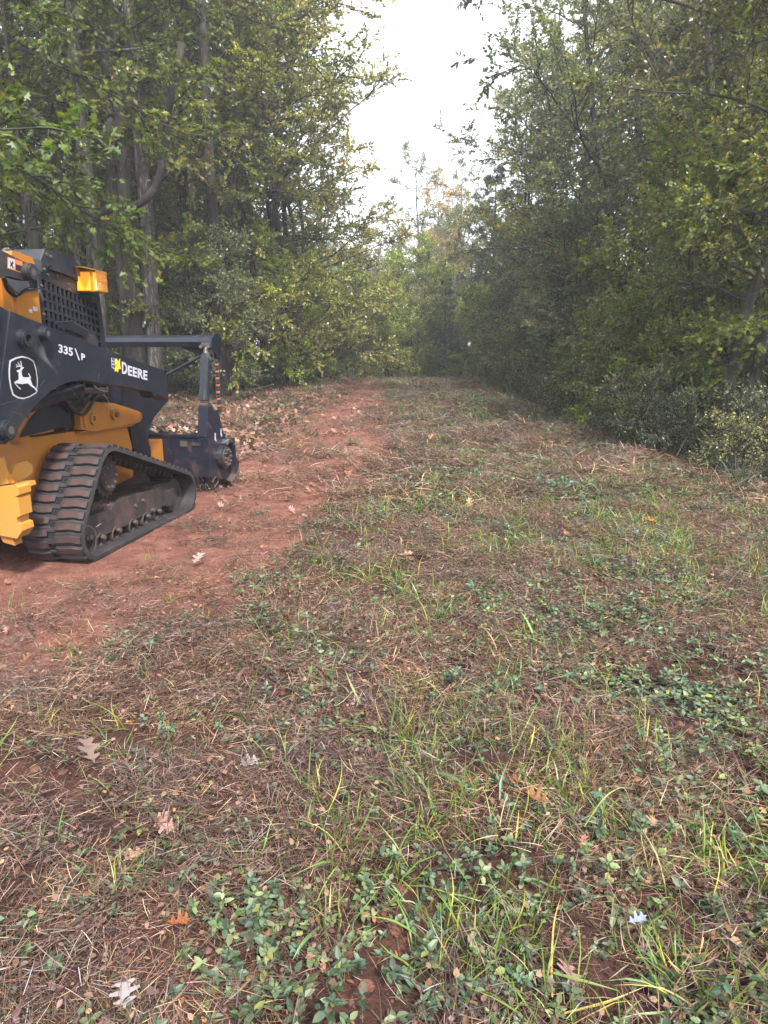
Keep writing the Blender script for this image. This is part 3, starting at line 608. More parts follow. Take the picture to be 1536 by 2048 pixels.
def grass_tuft(seed, n, r, L0, L1, wd, w=(4, 3, 3, .5, .6)):
    rs = np.random.RandomState(seed); g = Geo(); xy = disc(rs, n, r); a = rs.uniform(0, 6.28, n); e = rs.uniform(.45, 1.45, n)
    blade_strip(g, rs, np.column_stack([xy, np.zeros(n)]), np.stack([np.cos(a) * np.cos(e), np.sin(a) * np.cos(e), np.sin(e)], 1), rs.uniform(L0, L1, n), rs.uniform(.6, 1.3, n) * wd, 7, -.16, GRASS, w, jit=.2)
    me = g.mesh('grass'); me.materials.append(grass_m); return me
LIT = [(.25, .145, .11), (.17, .095, .07), (.34, .225, .18), (.20, .10, .065), (.36, .16, .06), (.42, .33, .29)]
OAKP = [(0, .03), (.12, .06), (.2, .30), (.26, .33), (.30, .12), (.40, .14), (.47, .44), (.56, .42), (.58, .15), (.68, .16), (.78, .32), (.84, .26), (.84, .10), (1, .0)]
def oak_leaf(g, rs, P, ang, size, col, curl=.25, tilt=.25, mat=0, lift=0):
    """lobed leaf with a raised midrib and curled lobes"""
    prof = OAKP; V = []; n = len(prof); ca, sa = math.cos(ang), math.sin(ang); cu = curl; tx, ty = rs.normal(0, tilt), rs.normal(0, tilt)
    def put(a, q):
        zz = cu * (q * q * 1.6 + .5 * (a - .5) ** 2) * (1 + .4 * math.sin(9 * a + 5 * q)) + tx * (a - .5) + ty * q
        return (P[0] + size * (ca * (a - .5) - sa * q), P[1] + size * (sa * (a - .5) + ca * q), P[2] + lift + size * (zz + abs(tx) * .5 + abs(ty) * .35))
    for a, q in prof: V.append(put(a, q))
    for a, q in prof: V.append(put(a, 0))
    for a, q in prof: V.append(put(a, -q))
    Fq = [];
    for i in range(n - 1): Fq += [(i, i + 1, n + i + 1, n + i), (n + i, n + i + 1, 2 * n + i + 1, 2 * n + i)]
    g.add(V, Fq, mat, np.array(col))
def litter_patch(seed, n, r, hero=False):
    rs = np.random.RandomState(seed); g = Geo(); xy = disc(rs, n, r)
    for p in xy:
        oak_leaf(g, rs, (p[0], p[1], rs.uniform(0, .02)), rs.uniform(0, 6.28), rs.uniform(.06, .12), palette(rs, 1, LIT, (4, 4, 2, 4, .35, .8), .2)[0], rs.uniform(.1, .6), .35)
    me = g.mesh('litter'); me.materials.append(litter_m); return me
STR = [straw_patch(100 + i, 260, .19, .02, .11, .0020, .055) for i in range(9)]
STRC = [straw_patch(120 + i, 200, .34, .06, .22, .005, .05) for i in range(6)]
WED = [weed_patch(140 + i, 9, .16, .027, .07) for i in range(5)]
WEDC = [weed_patch(160 + i, 14, .22, .042, .08) for i in range(3)]
GRA = [grass_tuft(180 + i, 15, .06, .06, .22, .0044) for i in range(5)]
GRAC = [grass_tuft(200 + i, 26, .14, .08, .2, .008) for i in range(3)]
LITT = [litter_patch(220 + i, 1, .01) for i in range(8)]
LITP = [litter_patch(240 + i, 46, .42) for i in range(4)]

def hot(x, y, cx, cy, r): return np.exp(-((x - cx) ** 2 + (y - cy) ** 2) / r ** 2)
def green(x, y):
    q = .5 * fbm(x * .75 + 30, y * .75 + 4, 3) + .5 * fbm(x * 3 + 30, y * 3 + 4, 2)
    return np.clip((q - .30) * 2.2, .1, .8) * (.75 + .5 * sstep(-.5, 1.5, x)) + 1.2 * hot(x, y, -.25, 1.45, .4) + .5 * hot(x, y, .8, 3.4, .7)
def grassy(x, y):
    q = fbm(x * .9 + 60, y * .6 + 14, 3)
    return np.clip((q - .52) * 4, 0, 1) * (.25 + .75 * sstep(-1.0, .4, x)) + 1.6 * hot(x, y, .35, 2.1, .55) + 1.0 * hot(x, y, .7, 1.6, .45) + .5 * hot(x, y, 2.6, 4.2, .9) + .35 * hot(x, y, .65, 2.9, .4)
def pts(density, x0, x1, y0, y1, dens, seed):
    rs = np.random.RandomState(seed); n = int(density * (x1 - x0) * (y1 - y0)); x = rs.uniform(x0, x1, n); y = rs.uniform(y0, y1, n)
    k = (rs.rand(n) < dens(x, y)) & (np.abs(x) < .62 * y + 1.1); return x[k], y[k], rs
def cover(name, sets, label):
    Ps, Rt, Sc, Ix, srcs = [], [], [], [], []
    for (x, y, rs), meshes, (s0, s1), lift, tilt in sets:
        n = len(x); e = .04; z = ground_z(x, y); sx = (ground_z(x + e, y) - z) / e; sy = (ground_z(x, y + e) - z) / e
        a = rs.uniform(0, 6.28, n)
        # follow the slope of the ground under each clump (small angles, rotated into the clump's own frame)
        tx = np.arctan(sy); ty = -np.arctan(sx)
        rot = np.stack([np.cos(a) * tx + np.sin(a) * ty + rs.normal(0, tilt, n), -np.sin(a) * tx + np.cos(a) * ty + rs.normal(0, tilt, n), a], 1)
        Ps.append(np.stack([x, y, z + lift], 1)); Rt.append(rot); Sc.append(rs.uniform(s0, s1, n)); Ix.append(rs.randint(0, len(meshes), n) + len(srcs)); srcs += meshes
    return scatter(name, np.concatenate(Ps), np.concatenate(Rt), np.concatenate(Sc), np.concatenate(Ix), [srcs], label)
mach = lambda x, y: 1 - ((x > -4.6) & (x < -1.75) & (y > 4.3) & (y < 7.2))
woodm = lambda x, y: np.maximum(sstep(4.1, 4.8, x), sstep(.2, 1.2, ledge(y) + 1.2 - x))
sd_ = lambda k: lambda x, y: (1 - .72 * dirt_mask(x, y) ** 1.2) * (1 - .55 * woodm(x, y)) * mach(x, y) * k(x, y)
one = lambda x, y: .55 + .45 * sstep(.35, .6, fbm(x * 1.5 + 7, y * 1.5, 2))
cover('mown_clippings', [
    (pts(66, -5, 5, .7, 6.5, sd_(one), 1), STR, (.75, 1.2), .0, .12),
    (pts(28, -8, 8, 6.5, 13, sd_(one), 2), STR + STRC, (.9, 1.4), 0, .12),
    (pts(9, -12, 10, 13, 38, sd_(one), 3), STRC, (1.0, 1.7), 0, .1)], 'dry pinkish brown grass clippings over the mown ground')
gd = lambda x, y: np.clip(green(x, y), .06, 1) * (1 - .93 * dirt_mask(x, y)) * mach(x, y) * (1 - .4 * woodm(x, y))
cover('creeping_weeds', [
    (pts(66, -5, 5, .7, 6.5, gd, 4), WED, (.7, 1.25), 0, .15),
    (pts(44, -8, 8, 6.5, 14, gd, 5), WED + WEDC, (.8, 1.3), 0, .12),
    (pts(22, -12, 10, 14, 38, gd, 6), WEDC, (1.0, 1.8), 0, .1)], 'low creeping weeds with small oval leaves')
gg = lambda x, y: np.clip(grassy(x, y), .10, 1) * (1 - .95 * dirt_mask(x, y)) * mach(x, y) * (1 - .5 * woodm(x, y))
cover('grass', [
    (pts(90, -5, 5, .7, 6.5, gg, 7), GRA, (.6, 1.2), 0, .15),
    (pts(30, -8, 8, 6.5, 14, gg, 8), GRA + GRAC, (.7, 1.1), 0, .12),
    (pts(12, -12, 10, 14, 40, gg, 9), GRAC, (.9, 1.5), 0, .1)], 'green grass tufts growing through the clippings')
lg = lambda x, y: (.14 + .75 * dirt_mask(x, y)) * (fbm(x * 2, y * 2, 2) * 1.6) * mach(x, y)
lw = lambda x, y: woodm(x, y) * mach(x, y)
lw2 = lambda x, y: np.maximum(woodm(x, y), 1.0 * sstep(8, 10.5, y) * sstep(-1.5, -2.6, x)) * mach(x, y)
cover('leaf_litter', [
    (pts(34, -5, 5, .9, 6.5, lg, 10), LITT, (.25, .6), .012, .3),
    (pts(26, -8, 8, 6.5, 22, lg, 11), LITT, (.5, .9), .01, .3),
    (pts(3.4, 3.5, 14, 5, 36, lw, 12), LITP, (.8, 1.2), 0, .1),
    (pts(5.5, -24, -1, 7, 38, lw2, 13), LITP, (.8, 1.2), 0, .1)], 'brown fallen leaves on the ground')

# clods and crumbs on the bare clay
CL = []
for k in range(6):
    bm = bmesh.new(); bmesh.ops.create_icosphere(bm, subdivisions=1, radius=1); rs = np.random.RandomState(400 + k)
    for v in bm.verts: v.co = Vector((v.co.x * rs.uniform(.7, 1.3), v.co.y * rs.uniform(.7, 1.3), v.co.z * rs.uniform(.35, .8)))
    me = bpy.data.meshes.new('clod'); bm.to_mesh(me); bm.free(); me.materials.append(gm)
    a = me.color_attributes.new('col', 'FLOAT_COLOR', 'POINT'); a.data.foreach_set('color', np.tile([1., 0, 0, 1], len(me.vertices))); CL.append(me)
cd = lambda x, y: dirt_mask(x, y) * (.25 + .75 * sstep(.45, .6, fbm(x * 3, y * 3, 2)))
cd2 = lambda x, y: np.maximum(cd(x, y), .35 * (fbm(x * 2, y * 2, 2) > .5))
x1, y1, rs = pts(420, -5, 3, .9, 9, cd2, 31); x2, y2, _ = pts(110, -3, 1.5, 9, 20, cd, 32); x = np.concatenate([x1, x2]); y = np.concatenate([y1, y2]); n = len(x)
scatter('clay_clods', np.stack([x, y, ground_z(x, y)], 1), np.stack([x * 0, x * 0, rs.uniform(0, 6.28, n)], 1), .004 + .016 * rs.rand(n) ** 3 * 1.3, rs.randint(0, 6, n), [CL], 'small clods of red clay on the bare track')

# ------------------------------------------------------------------ the loader (local axes: x forward, y towards its far side, z up; right-hand track edge at y = 0)
GZ = -.045
MO = (-2.109, 4.781, GZ); MR = math.atan2(.9875, .1576)
ld = empty('track_loader', MO, MR)
tag(ld, 'dark charcoal and yellow compact track loader parked on the red dirt', 'track loader')
def part(name, bm, mat, parent=None, **k): return bm_obj(name, bm, mat, parent or ld, **k)
MID = 1.0
def mir(v): return 2 * MID - v
# --- loader arms
ARM = [(-.423, 1.777), (.673, 1.537), (1.267, 1.415), (1.50, 1.375), (1.548, 1.362), (1.565, 1.345), (1.587, 1.121), (1.579, 1.095), (1.386, 1.167), (1.335, 1.132), (1.265, 1.191), (.792, 1.261), (.528, 1.294), (.356, 1.321),
       (.223, 1.332), (.093, 1.323), (-.009, 1.307), (-.117, 1.273), (-.232, 1.223), (-.329, 1.169), (-.408, 1.116), (-.487, 1.06), (-.571, .997), (-.617, .978), (-.66, .985), (-.70, 1.03)]
ARM_REAR = [(-.423, 1.777), (-.70, 1.03), (-.86, 1.12), (-.98, 1.32), (-1.0, 1.6), (-.9, 1.86), (-.7, 1.87)]
FRONTB = [(1.475, 1.28), (1.439, 1.074), (1.54, 1.013), (1.659, .981), (1.567, .857), (1.586, .653), (1.66, .50), (1.80, .42), (1.938, .40), (1.92, .52), (1.90, .612), (1.897, .709), (1.941, .801), (2.045, .888), (2.201, .954), (2.387, 1.035), (2.167, 1.132), (2.011, 1.18), (1.95, 1.26)]
arms = []
for v0, v1 in ((.13, .25), (mir(.25), mir(.13))):
    a = part('loader_arm', prism(ARM, v0, v1), black, bevel=.016, seg=3); arms.append(a)
    bm_obj('arm_rear', prism(ARM_REAR, v0 + .012, v1 - .004), black2, a, bevel=.01)  # same arm paint, darker: shade of the folded face put into the colour
    s0, s1 = (.525, .65) if v0 < 1 else (mir(.65), mir(.525))
    bm_obj('front_bracket', prism(FRONTB, s0, s1), black2, a, bevel=.008)
a = arms[0]
def pin(u, z, r, parent, v=.13, hole=True, mat=black):
    bm = cyl((u, v + .012, z), (0, -1, 0), r, .05, seg=28, inner=r * .45); cyl((u, v - .038, z), (0, -1, 0), r * .86, .012, bm, seg=28, inner=r * .45)
    o = bm_obj('pin_boss', bm, mat, parent, smooth=False, bevel=.003)
    if not hole: bm_obj('pin', cyl((u, v - .02, z), (0, -1, 0), r * .42, .03, seg=16), steel, o if parent is ld else parent, bevel=.003)
    return o
pin(-.35, 1.615, .058, a); pin(-.146, 1.65, .044, a, hole=False); pin(-.611, 1.065, .062, a, hole=False)
# emblem, lettering and stickers (flat print on the arm plate, 1-2 mm proud)
SH = [(-.487, 1.482), (-.432, 1.499), (-.371, 1.508), (-.31, 1.499), (-.262, 1.477), (-.246, 1.427), (-.243, 1.367), (-.252, 1.317), (-.271, 1.269), (-.342, 1.248), (-.406, 1.24), (-.458, 1.25), (-.498, 1.27), (-.511, 1.318), (-.514, 1.375), (-.505, 1.431)]
sc_ = np.mean(SH, 0); inner = [tuple(sc_ + (np.array(p) - sc_) * .93) for p in SH]
bm_obj('shield_border', prism(SH, .1275, .1295), decal_w, a); bm_obj('shield_field', prism(inner, .1255, .1272), decal_k, a)
DEER = [(-.476, 1.35), (-.431, 1.364), (-.423, 1.407), (-.438, 1.412), (-.438, 1.42), (-.42, 1.423), (-.404, 1.427), (-.397, 1.437), (-.401, 1.442), (-.42, 1.443), (-.44, 1.438), (-.443, 1.442), (-.425, 1.447), (-.442, 1.456), (-.438, 1.458),
        (-.418, 1.449), (-.409, 1.447), (-.423, 1.469), (-.418, 1.471), (-.404, 1.452), (-.396, 1.45), (-.393, 1.46), (-.398, 1.477), (-.391, 1.477), (-.386, 1.46), (-.386, 1.447), (-.389, 1.436), (-.376, 1.44), (-.367, 1.437), (-.386, 1.425),
        (-.395, 1.418), (-.397, 1.394), (-.391, 1.378), (-.368, 1.375), (-.33, 1.374), (-.324, 1.378), (-.336, 1.399), (-.331, 1.401), (-.315, 1.38), (-.313, 1.371), (-.321, 1.363), (-.314, 1.344), (-.307, 1.323), (-.285, 1.309), (-.262, 1.285),
        (-.266, 1.277), (-.297, 1.305), (-.326, 1.317), (-.347, 1.336), (-.375, 1.337), (-.403, 1.333), (-.432, 1.339), (-.458, 1.342), (-.462, 1.338), (-.442, 1.32), (-.421, 1.306), (-.427, 1.302), (-.452, 1.32), (-.471, 1.341)]
bm_obj('leaping_deer_emblem', prism(DEER, .1238, .1252), decal_w, a)
def text(name, body, org, xv, yv, mat, parent, v, bold=.025, space=1.0, kind=None):
    """flat lettering in the (u, z) plane: org = lower left, xv = baseline vector over the whole word, yv = cap height vector"""
    cu = bpy.data.curves.new(name, 'FONT'); cu.body = body; cu.size = 1; cu.offset = bold; cu.extrude = .002; cu.space_character = space; cu.resolution_u = 4
    if kind: kind(cu)
    o = bpy.data.objects.new(name, cu); COL.objects.link(o); dg = bpy.context.evaluated_depsgraph_get(); me = bpy.data.meshes.new_from_object(o.evaluated_get(dg))
    bpy.data.objects.remove(o); n = len(me.vertices); co = np.empty(n * 3, np.float32); me.vertices.foreach_get('co', co); co = co.reshape(-1, 3)
    mn, mxx = co.min(0), co.max(0); q = (co - mn) / (mxx - mn + 1e-9)
    out = np.stack([org[0] + q[:, 0] * xv[0] + q[:, 1] * yv[0], v - (q[:, 2]) * .0012, org[1] + q[:, 0] * xv[1] + q[:, 1] * yv[1]], 1)
    me.vertices.foreach_set('co', out.astype(np.float32).ravel()); me.materials.clear(); me.update()
    return link(name, me, parent, [mat])
text('number_lettering', '335', (.012, 1.528), (.160, -.027), (.010, .057), decal_w, a, .1295, .03, 1.05)
bm_obj('number_slash', prism([(.201, 1.556), (.214, 1.556), (.252, 1.472), (.239, 1.472)], .128, .1295), decal_w, a)
bm_obj('letter_plate', prism([(.258, 1.464), (.262, 1.530), (.338, 1.518), (.330, 1.452)], .1285, .1297), decal_k, a)
text('letter', 'P', (.268, 1.475), (.048, -.009), (.008, .048), decal_w, a, .1282, .03)
text('brand_initial', 'D', (.812, 1.361), (.078, -.014), (.014, .094), decal_w, a, .1295, .035)
text('brand_lettering', 'EERE', (.902, 1.345), (.315, -.056), (.012, .078), decal_w, a, .1295, .035, 1.05)
st = bm_obj('dealer_sticker', prism([(.675, 1.487), (.735, 1.479), (.722, 1.392), (.668, 1.409)], .1283, .1295), decal_w, a)
for k in range(3):
    text('sticker_lettering', ('RD', 'PO', 'RE')[k], (.680 - .003 * k, 1.466 - .026 * k), (.042, -.006), (.001, .019), decal_k, a, .1281, .04)
bm_obj('sticker_emblem', prism([(.722, 1.47), (.752, 1.478), (.765, 1.452), (.80, 1.478), (.79, 1.435), (.797, 1.395), (.765, 1.40), (.75, 1.37), (.728, 1.385), (.70, 1.38), (.735, 1.42)], .1268, .128), decal_y, a)
# scratches on the plate
for p0, p1 in (((-.62, 1.22), (-.42, 1.245)), ((-.24, 1.30), (-.17, 1.352)), ((-.30, 1.232), (-.27, 1.258)), ((.44, 1.43), (.485, 1.405)), ((.47, 1.345), (.50, 1.385)), ((-.52, 1.17), (-.43, 1.145))):
    d = Vector((p1[0] - p0[0], p1[1] - p0[1])).normalized() * .0012; nn = (-d.y, d.x)
    bm_obj('scratch', prism([(p0[0] - nn[0], p0[1] - nn[1]), (p1[0] - nn[0], p1[1] - nn[1]), (p1[0] + nn[0], p1[1] + nn[1]), (p0[0] + nn[0], p0[1] + nn[1])], .1292, .1298), steel, a)
# --- upper link
LINK = [(-.75, 2.06), (-.6, 2.13), (-.285, 2.152), (-.234, 2.145), (-.157, 2.126), (-.049, 2.105), (.003, 2.108), (.04, 2.071), (.032, 2.029), (-.019, 1.994), (-.098, 1.992), (-.238, 2.005), (-.314, 1.985), (-.6, 1.93), (-.78, 1.9)]
lk = part('upper_link', prism(LINK, .25, .31), frame_m, bevel=.008); part('upper_link', prism(LINK, mir(.31), mir(.25)), frame_m, bevel=.008)
pin(-.062, 2.045, .056, lk, .245, False, frame_m)
bm_obj('warning_label', prism([(-.231, 2.121), (-.093, 2.108), (-.108, 2.036), (-.243, 2.049)], .2475, .2495), decal_o, lk)
bm_obj('warning_picture', prism([(-.226, 2.115), (-.168, 2.110), (-.18, 2.049), (-.237, 2.055)], .2462, .2473), decal_w, lk)
bm_obj('warning_text_panel', prism([(-.163, 2.085), (-.103, 2.079), (-.112, 2.042), (-.171, 2.048)], .2462, .2473), decal_k, lk)
bm_obj('warning_figure', prism([(-.215, 2.105), (-.205, 2.085), (-.19, 2.10), (-.183, 2.09), (-.198, 2.075), (-.188, 2.058), (-.2, 2.056), (-.206, 2.068), (-.222, 2.06), (-.213, 2.08)], .2452, .246), decal_k, lk)
bm_obj('link_cap', prism([(-.166, 2.132), (-.15, 2.168), (-.08, 2.168), (.042, 2.152), (.066, 2.118), (.04, 2.085), (-.05, 2.11)], .27, .36), yellow, lk, bevel=.004)
# --- cab
for s in (0, 1):
    f = (lambda v: v) if s == 0 else mir
    SIDE = [(.33, .95), (.33, 1.62), (.345, 2.06), (.413, 2.098), (.40, 2.13), (.80, 2.09), (1.126, 2.003), (1.165, 1.45), (1.175, .95)]
    part('cab_side', prism(SIDE, *sorted((f(.49), f(.52)))), glass_k)
    TL, TR, BR, BL = np.array((.384, 2.05)), np.array((1.075, 1.915)), np.array((1.10, 1.43)), np.array((.362, 1.50))
    bl = lambda p, q: (TL * (1 - p) * (1 - q) + TR * p * (1 - q) + BR * p * q + BL * (1 - p) * q)
    gd_ = part('side_guard', prism([(.345, 2.06), (.352, 2.08), (.413, 2.098), (.40, 2.055), (.384, 2.045), (.362, 1.50), (.330, 1.50)], *sorted((f(.45), f(.463)))), black)
    bm_obj('guard_rail', prism([(.413, 2.098), (1.126, 2.003), (1.115, 1.925), (1.075, 1.915), (.384, 2.05)], *sorted((f(.4505), f(.463)))), black, gd_)
    bm_obj('guard_rail', prism([(1.126, 2.003), (1.17, 1.43), (1.10, 1.43), (1.075, 1.915), (1.115, 1.925)], *sorted((f(.451), f(.463)))), black, gd_)
    if s == 0:
        NC, NR = 13, 8
        def bar(p, q, w, v0, v1):
            d = (q - p) / np.linalg.norm(q - p); nn = np.array((-d[1], d[0])) * w / 2
            return prism([tuple(p - nn), tuple(q - nn), tuple(q + nn), tuple(p + nn)], v0, v1)
        for i in range(1, NC): bm_obj('grille_bar', bar(bl(i / NC, 0), bl(i / NC, 1), .017, .4515, .4625), black, gd_)
        for j in range(1, NR): bm_obj('grille_bar', bar(bl(0, j / NR), bl(1, j / NR), .018, .4525, .4615), black, gd_)
        for p in ((.37, 2.0), (.455, 2.085), (.56, 2.085), (.70, 2.04), (.705, 2.00), (1.02, 1.96), (1.125, 1.80), (.36, 1.8)): bm_obj('bolt', cyl((p[0], .452, p[1]), (0, -1, 0), .010, .012, seg=8), steel, gd_)
    RP = [(.435, 2.263), (.777, 2.252), (.841, 2.188), (.862, 2.175), (.984, 2.024), (.80, 2.075), (.455, 2.147), (.388, 2.095), (.373, 2.098), (.371, 2.176)]
    rp_ = part('roof_side_plate', prism(RP, *sorted((f(.432), f(.45)))), black, bevel=.004)
    if s == 0:
        for p in ((.44, 2.225), (.487, 2.213), (.393, 2.115)): bm_obj('bolt', cyl((p[0], .434, p[1]), (0, -1, 0), .011, .014, seg=8), steel, rp_)
        bm_obj('plate_crease', prism([(.46, 2.135), (.80, 2.098), (.80, 2.088), (.46, 2.124)], .424, .434), black, rp_)
part('roof', hull_prism([(.40, 2.19), (.437, 2.261), (.777, 2.250), (.98, 2.02), (.9, 2.0), (.4, 2.08)], .452, mir(.452), [(.40, 2.19), (.437, 2.261), (.777, 2.250), (.98, 2.02), (.9, 2.0), (.4, 2.08)]), black, bevel=.004)
part('rear_cab_wall', box(.30, .42, .50, 1.5, .95, 2.12), black2, bevel=.01)
part('cab_front', prism([(1.13, 1.0), (1.10, 2.0), (1.13, 2.0), (1.165, 1.0)], .47, mir(.47)), glass_k)
# --- work light bracket with the lit amber lamp
wl = part('work_light', prism([(.79, 2.172), (.90, 2.160), (.90, 2.03), (.87, 2.03), (.85, 2.08), (.81, 2.11)], .41, .45), yellow, bevel=.004)
bm_obj('lamp_hood', hull_prism([(.70, 2.168), (1.03, 2.158), (1.03, 2.150), (.70, 2.160)], .31, .45, [(.80, 2.185), (1.15, 2.172), (1.15, 2.162), (.80, 2.177)]), yellow, wl)
bm_obj('lamp_body', box(.82, 1.02, .33, .45, 1.995, 2.150), yellow_l, wl, bevel=.006)
bm_obj('lamp_lens', box(.855, 1.012, .318, .33, 2.003, 2.143), amber, wl, bevel=.003)
bm_obj('lit_bulb', box(.868, .93, .3125, .318, 2.01, 2.085), glow, wl)
for k in range(8): bm_obj('lamp_guard_bar', box(.860 + k * .0195, .868 + k * .0195, .300, .306, 2.0, 2.145), yellow, wl)
for z in (2.0, 2.072, 2.141): bm_obj('lamp_guard_bar', box(.855, 1.012, .3005, .3065, z, z + .009), yellow, wl)
bm_obj('lamp_lens', box(.812, .82, .335, .445, 2.002, 2.140), amber, wl)
# --- tower, engine panels
part('tower_post', prism([(-.09, .92), (-.075, 2.03), (-.03, 2.03), (.02, 1.9), (.02, .92)], .43, .60), yellow, bevel=.006)
part('tower_post', prism([(-.09, .92), (-.075, 2.03), (-.03, 2.03), (.02, 1.9), (.02, .92)], mir(.60), mir(.43)), yellow, bevel=.006)
tp_ = part('side_panel', prism([(.022, .95), (.022, 1.80), (.053, 1.913), (.12, 1.945), (.283, 1.971), (.285, .95)], .42, .47), yellow, bevel=.005)
part('side_panel', prism([(.022, .95), (.022, 1.80), (.053, 1.913), (.283, 1.971), (.285, .95)], mir(.47), mir(.42)), yellow, bevel=.005)
bm_obj('panel_lip', prism([(.045, 1.915), (.118, 1.952), (.292, 1.978), (.292, 1.970), (.12, 1.940), (.052, 1.905)], .40, .43), black, tp_)
bm_obj('paper_label', box(.205, .25, .4175, .4195, 1.815, 1.845), decal_w, tp_); bm_obj('paper_label', box(.155, .19, .4175, .4195, 1.80, 1.825), decal_w, tp_)
part('rear_bracket', prism([(-.30, 1.95), (-.09, 2.03), (-.075, 1.80), (-.16, 1.90), (-.30, 1.86)], .45, .50), yellow, bevel=.006)
part('engine_hood', prism([(-.5, .95), (-.5, 1.65), (-.42, 1.86), (-.1, 1.9), (.3, 1.9), (.3, .95)], .56, mir(.56)), black2, bevel=.02)
tube_obj('hose', [(-.02, .44, 1.98), (.02, .40, 1.92), (.06, .41, 1.935), (.2, .43, 1.98)], .012, hose_m, ld)
tube_obj('hose', [(-.14, .36, 2.0), (-.10, .37, 1.93), (-.02, .38, 1.9), (.03, .42, 1.93)], .014, hose_m, ld)
tube_obj('hose', [(-.15, .34, 2.16), (-.1, .35, 2.185), (-.04, .36, 2.175), (0, .42, 2.13), (.05, .46, 2.10)], .011, steel, ld)
# angular cover on the arm
part('arm_cover', hull_prism([(.136, 1.731), (.349, 1.751), (.532, 1.687), (.492, 1.640), (.303, 1.685), (.211, 1.69)], .22, .36, [(.343, 1.745), (.566, 1.765), (.757, 1.700), (.715, 1.650), (.52, 1.69), (.42, 1.70)]), black2, bevel=.006)
part('cover_base', prism([(.42, 1.60), (.42, 1.70), (.66, 1.66), (.70, 1.54)], .24, .32), frame_m)
# --- chassis
part('chassis', prism([(-.42, .42), (-.45, .92), (-.19, .935), (.353, .915), (.87, .90), (1.46, .885), (1.53, .65), (1.5, .38), (.1, .30)], .50, mir(.50)), yellow, bevel=.01)
YP = [(.666, 1.10), (.685, 1.137), (.735, 1.146), (1.193, 1.091), (1.604, .986), (1.653, .951), (1.627, .907), (1.446, .883), (.851, .884), (.659, .922)]
for f in ((lambda v: v), mir):
    yp = part('side_bracket', prism(YP, *sorted((f(.44), f(.50)))), yellow, bevel=.008, seg=2)
    if f(.4) < 1:
        bm_obj('boss_plate', prism([(.70, .93), (.70, 1.05), (.74, 1.085), (.79, 1.10), (.86, 1.08), (.90, 1.03), (.90, .93)], .428, .445), yellow, yp, bevel=.004)
        for u, z in ((.813, .995), (1.148, 1.0)):
            bm_obj('pin_boss', cyl((u, .43, z), (0, -1, 0), .048, .02, seg=24, inner=.022), yellow, yp, bevel=.003); bm_obj('pin', cyl((u, .425, z), (0, -1, 0), .024, .035 if u > 1 else .004, seg=14), steel, yp)
        bm_obj('bracket_weld', prism([(.66, .905), (1.45, .872), (1.64, .905), (1.64, .893), (1.45, .862), (.66, .895)], .45, .51), yellow, yp)
        bm_obj('end_lip', box(1.60, 1.62, .425, .5, .92, .97), yellow, yp)
part('linkage_plate', prism([(-.10, .955), (-.063, .992), (.044, 1.082), (.376, 1.253), (.436, 1.196), (.484, 1.111), (.476, .969), (.425, .935), (.378, .973)], .40, .42), black2, bevel=.004)
part('lift_cylinder', cyl((-.45, .34, 1.12), (.93, 0, .12), .045, 1.0, seg=18), black2)
part('cylinder_rod', cyl((.47, .34, 1.24), (.93, 0, -.05), .025, .45, seg=14), steel)
for k in range(7): tube_obj('hose', [(.15 + .03 * k, .36 + .02 * (k % 3), 1.32 - .02 * k), (.38 + .03 * k, .35 + .03 * (k % 2), 1.20 - .025 * k), (.62 + .04 * k, .40, 1.17 + .015 * (k % 3)), (.95 + .03 * k, .46, 1.20 - .012 * k)], .013, hose_m, ld)
tube_obj('bent_hose', [(.52, .33, 1.19), (.57, .33, 1.24), (.60, .33, 1.30), (.61, .36, 1.33)], .011, steel, ld)
tube_obj('wire', [(.72, .33, 1.27), (.78, .32, 1.23), (.90, .32, 1.215), (.93, .34, 1.25)], .006, decal_w, ld)
tube_obj('cable', [(.83, .34, 1.24), (.98, .37, 1.12), (1.12, .42, 1.03)], .003, decal_w, ld)
rd = np.random.RandomState(8)        # twigs and needles caught above the frame
g = Geo(); n_ = 140; blade_strip(g, rd, np.stack([rd.uniform(.08, .95, n_), rd.uniform(.30, .42, n_), rd.uniform(1.15, 1.26, n_)], 1), rd.normal(0, 1, (n_, 3)) * [1, .4, .5], rd.uniform(.04, .12, n_), rd.uniform(.003, .008, n_), 4, 0, STRAW, SW)
tag(link('caught_debris', g.mesh('debris'), ld, [straw_m]), kind='stuff')
# --- rear bumper
BP = [(-.60, .42), (-.60, .70), (-.20, .735), (-.20, .70), (-.205, .66), (-.185, .64), (-.185, .50), (-.215, .48), (-.215, .44), (-.185, .42), (-.185, .395), (-.215, .37), (-.22, .33), (-.30, .31), (-.34, .26), (-.40, .26), (-.40, .30)]
bm = bmesh.new()
vy = [(.30, .66), (.16, .70), (.16, .655), (.19, .64), (.18, .50), (.205, .485), (.205, .44), (.18, .425), (.185, .37), (.22, .335), (.45, .36), (.9, .38), (.9, .70), (.45, .64)]
def yz_prism(poly, u0, u1, bm=None):
    bm = bm or bmesh.new(); aa = [bm.verts.new((u0, v, z)) for v, z in poly]; bb = [bm.verts.new((u1, v, z)) for v, z in poly]
    bm.faces.new(aa); bm.faces.new(bb[::-1]); n = len(poly)
    for i in range(n): bm.faces.new((aa[i], bb[i], bb[(i + 1) % n], aa[(i + 1) % n]))
    return bm
rb = part('rear_bumper', yz_prism([(.17, .70), (.155, .685), (.155, .64), (.185, .625), (.165, .615), (.165, .50), (.195, .485), (.195, .45), (.17, .44), (.165, .40), (.19, .37), (.21, .345), (.5, .385), (1.0, .40), (1.5, .385), (1.8, .345), (1.84, .44), (1.84, .69), (1.6, .69), (1.55, .60), (.55, .60), (.34, .68)], -.52, -.40), yellow_l, bevel=.008)
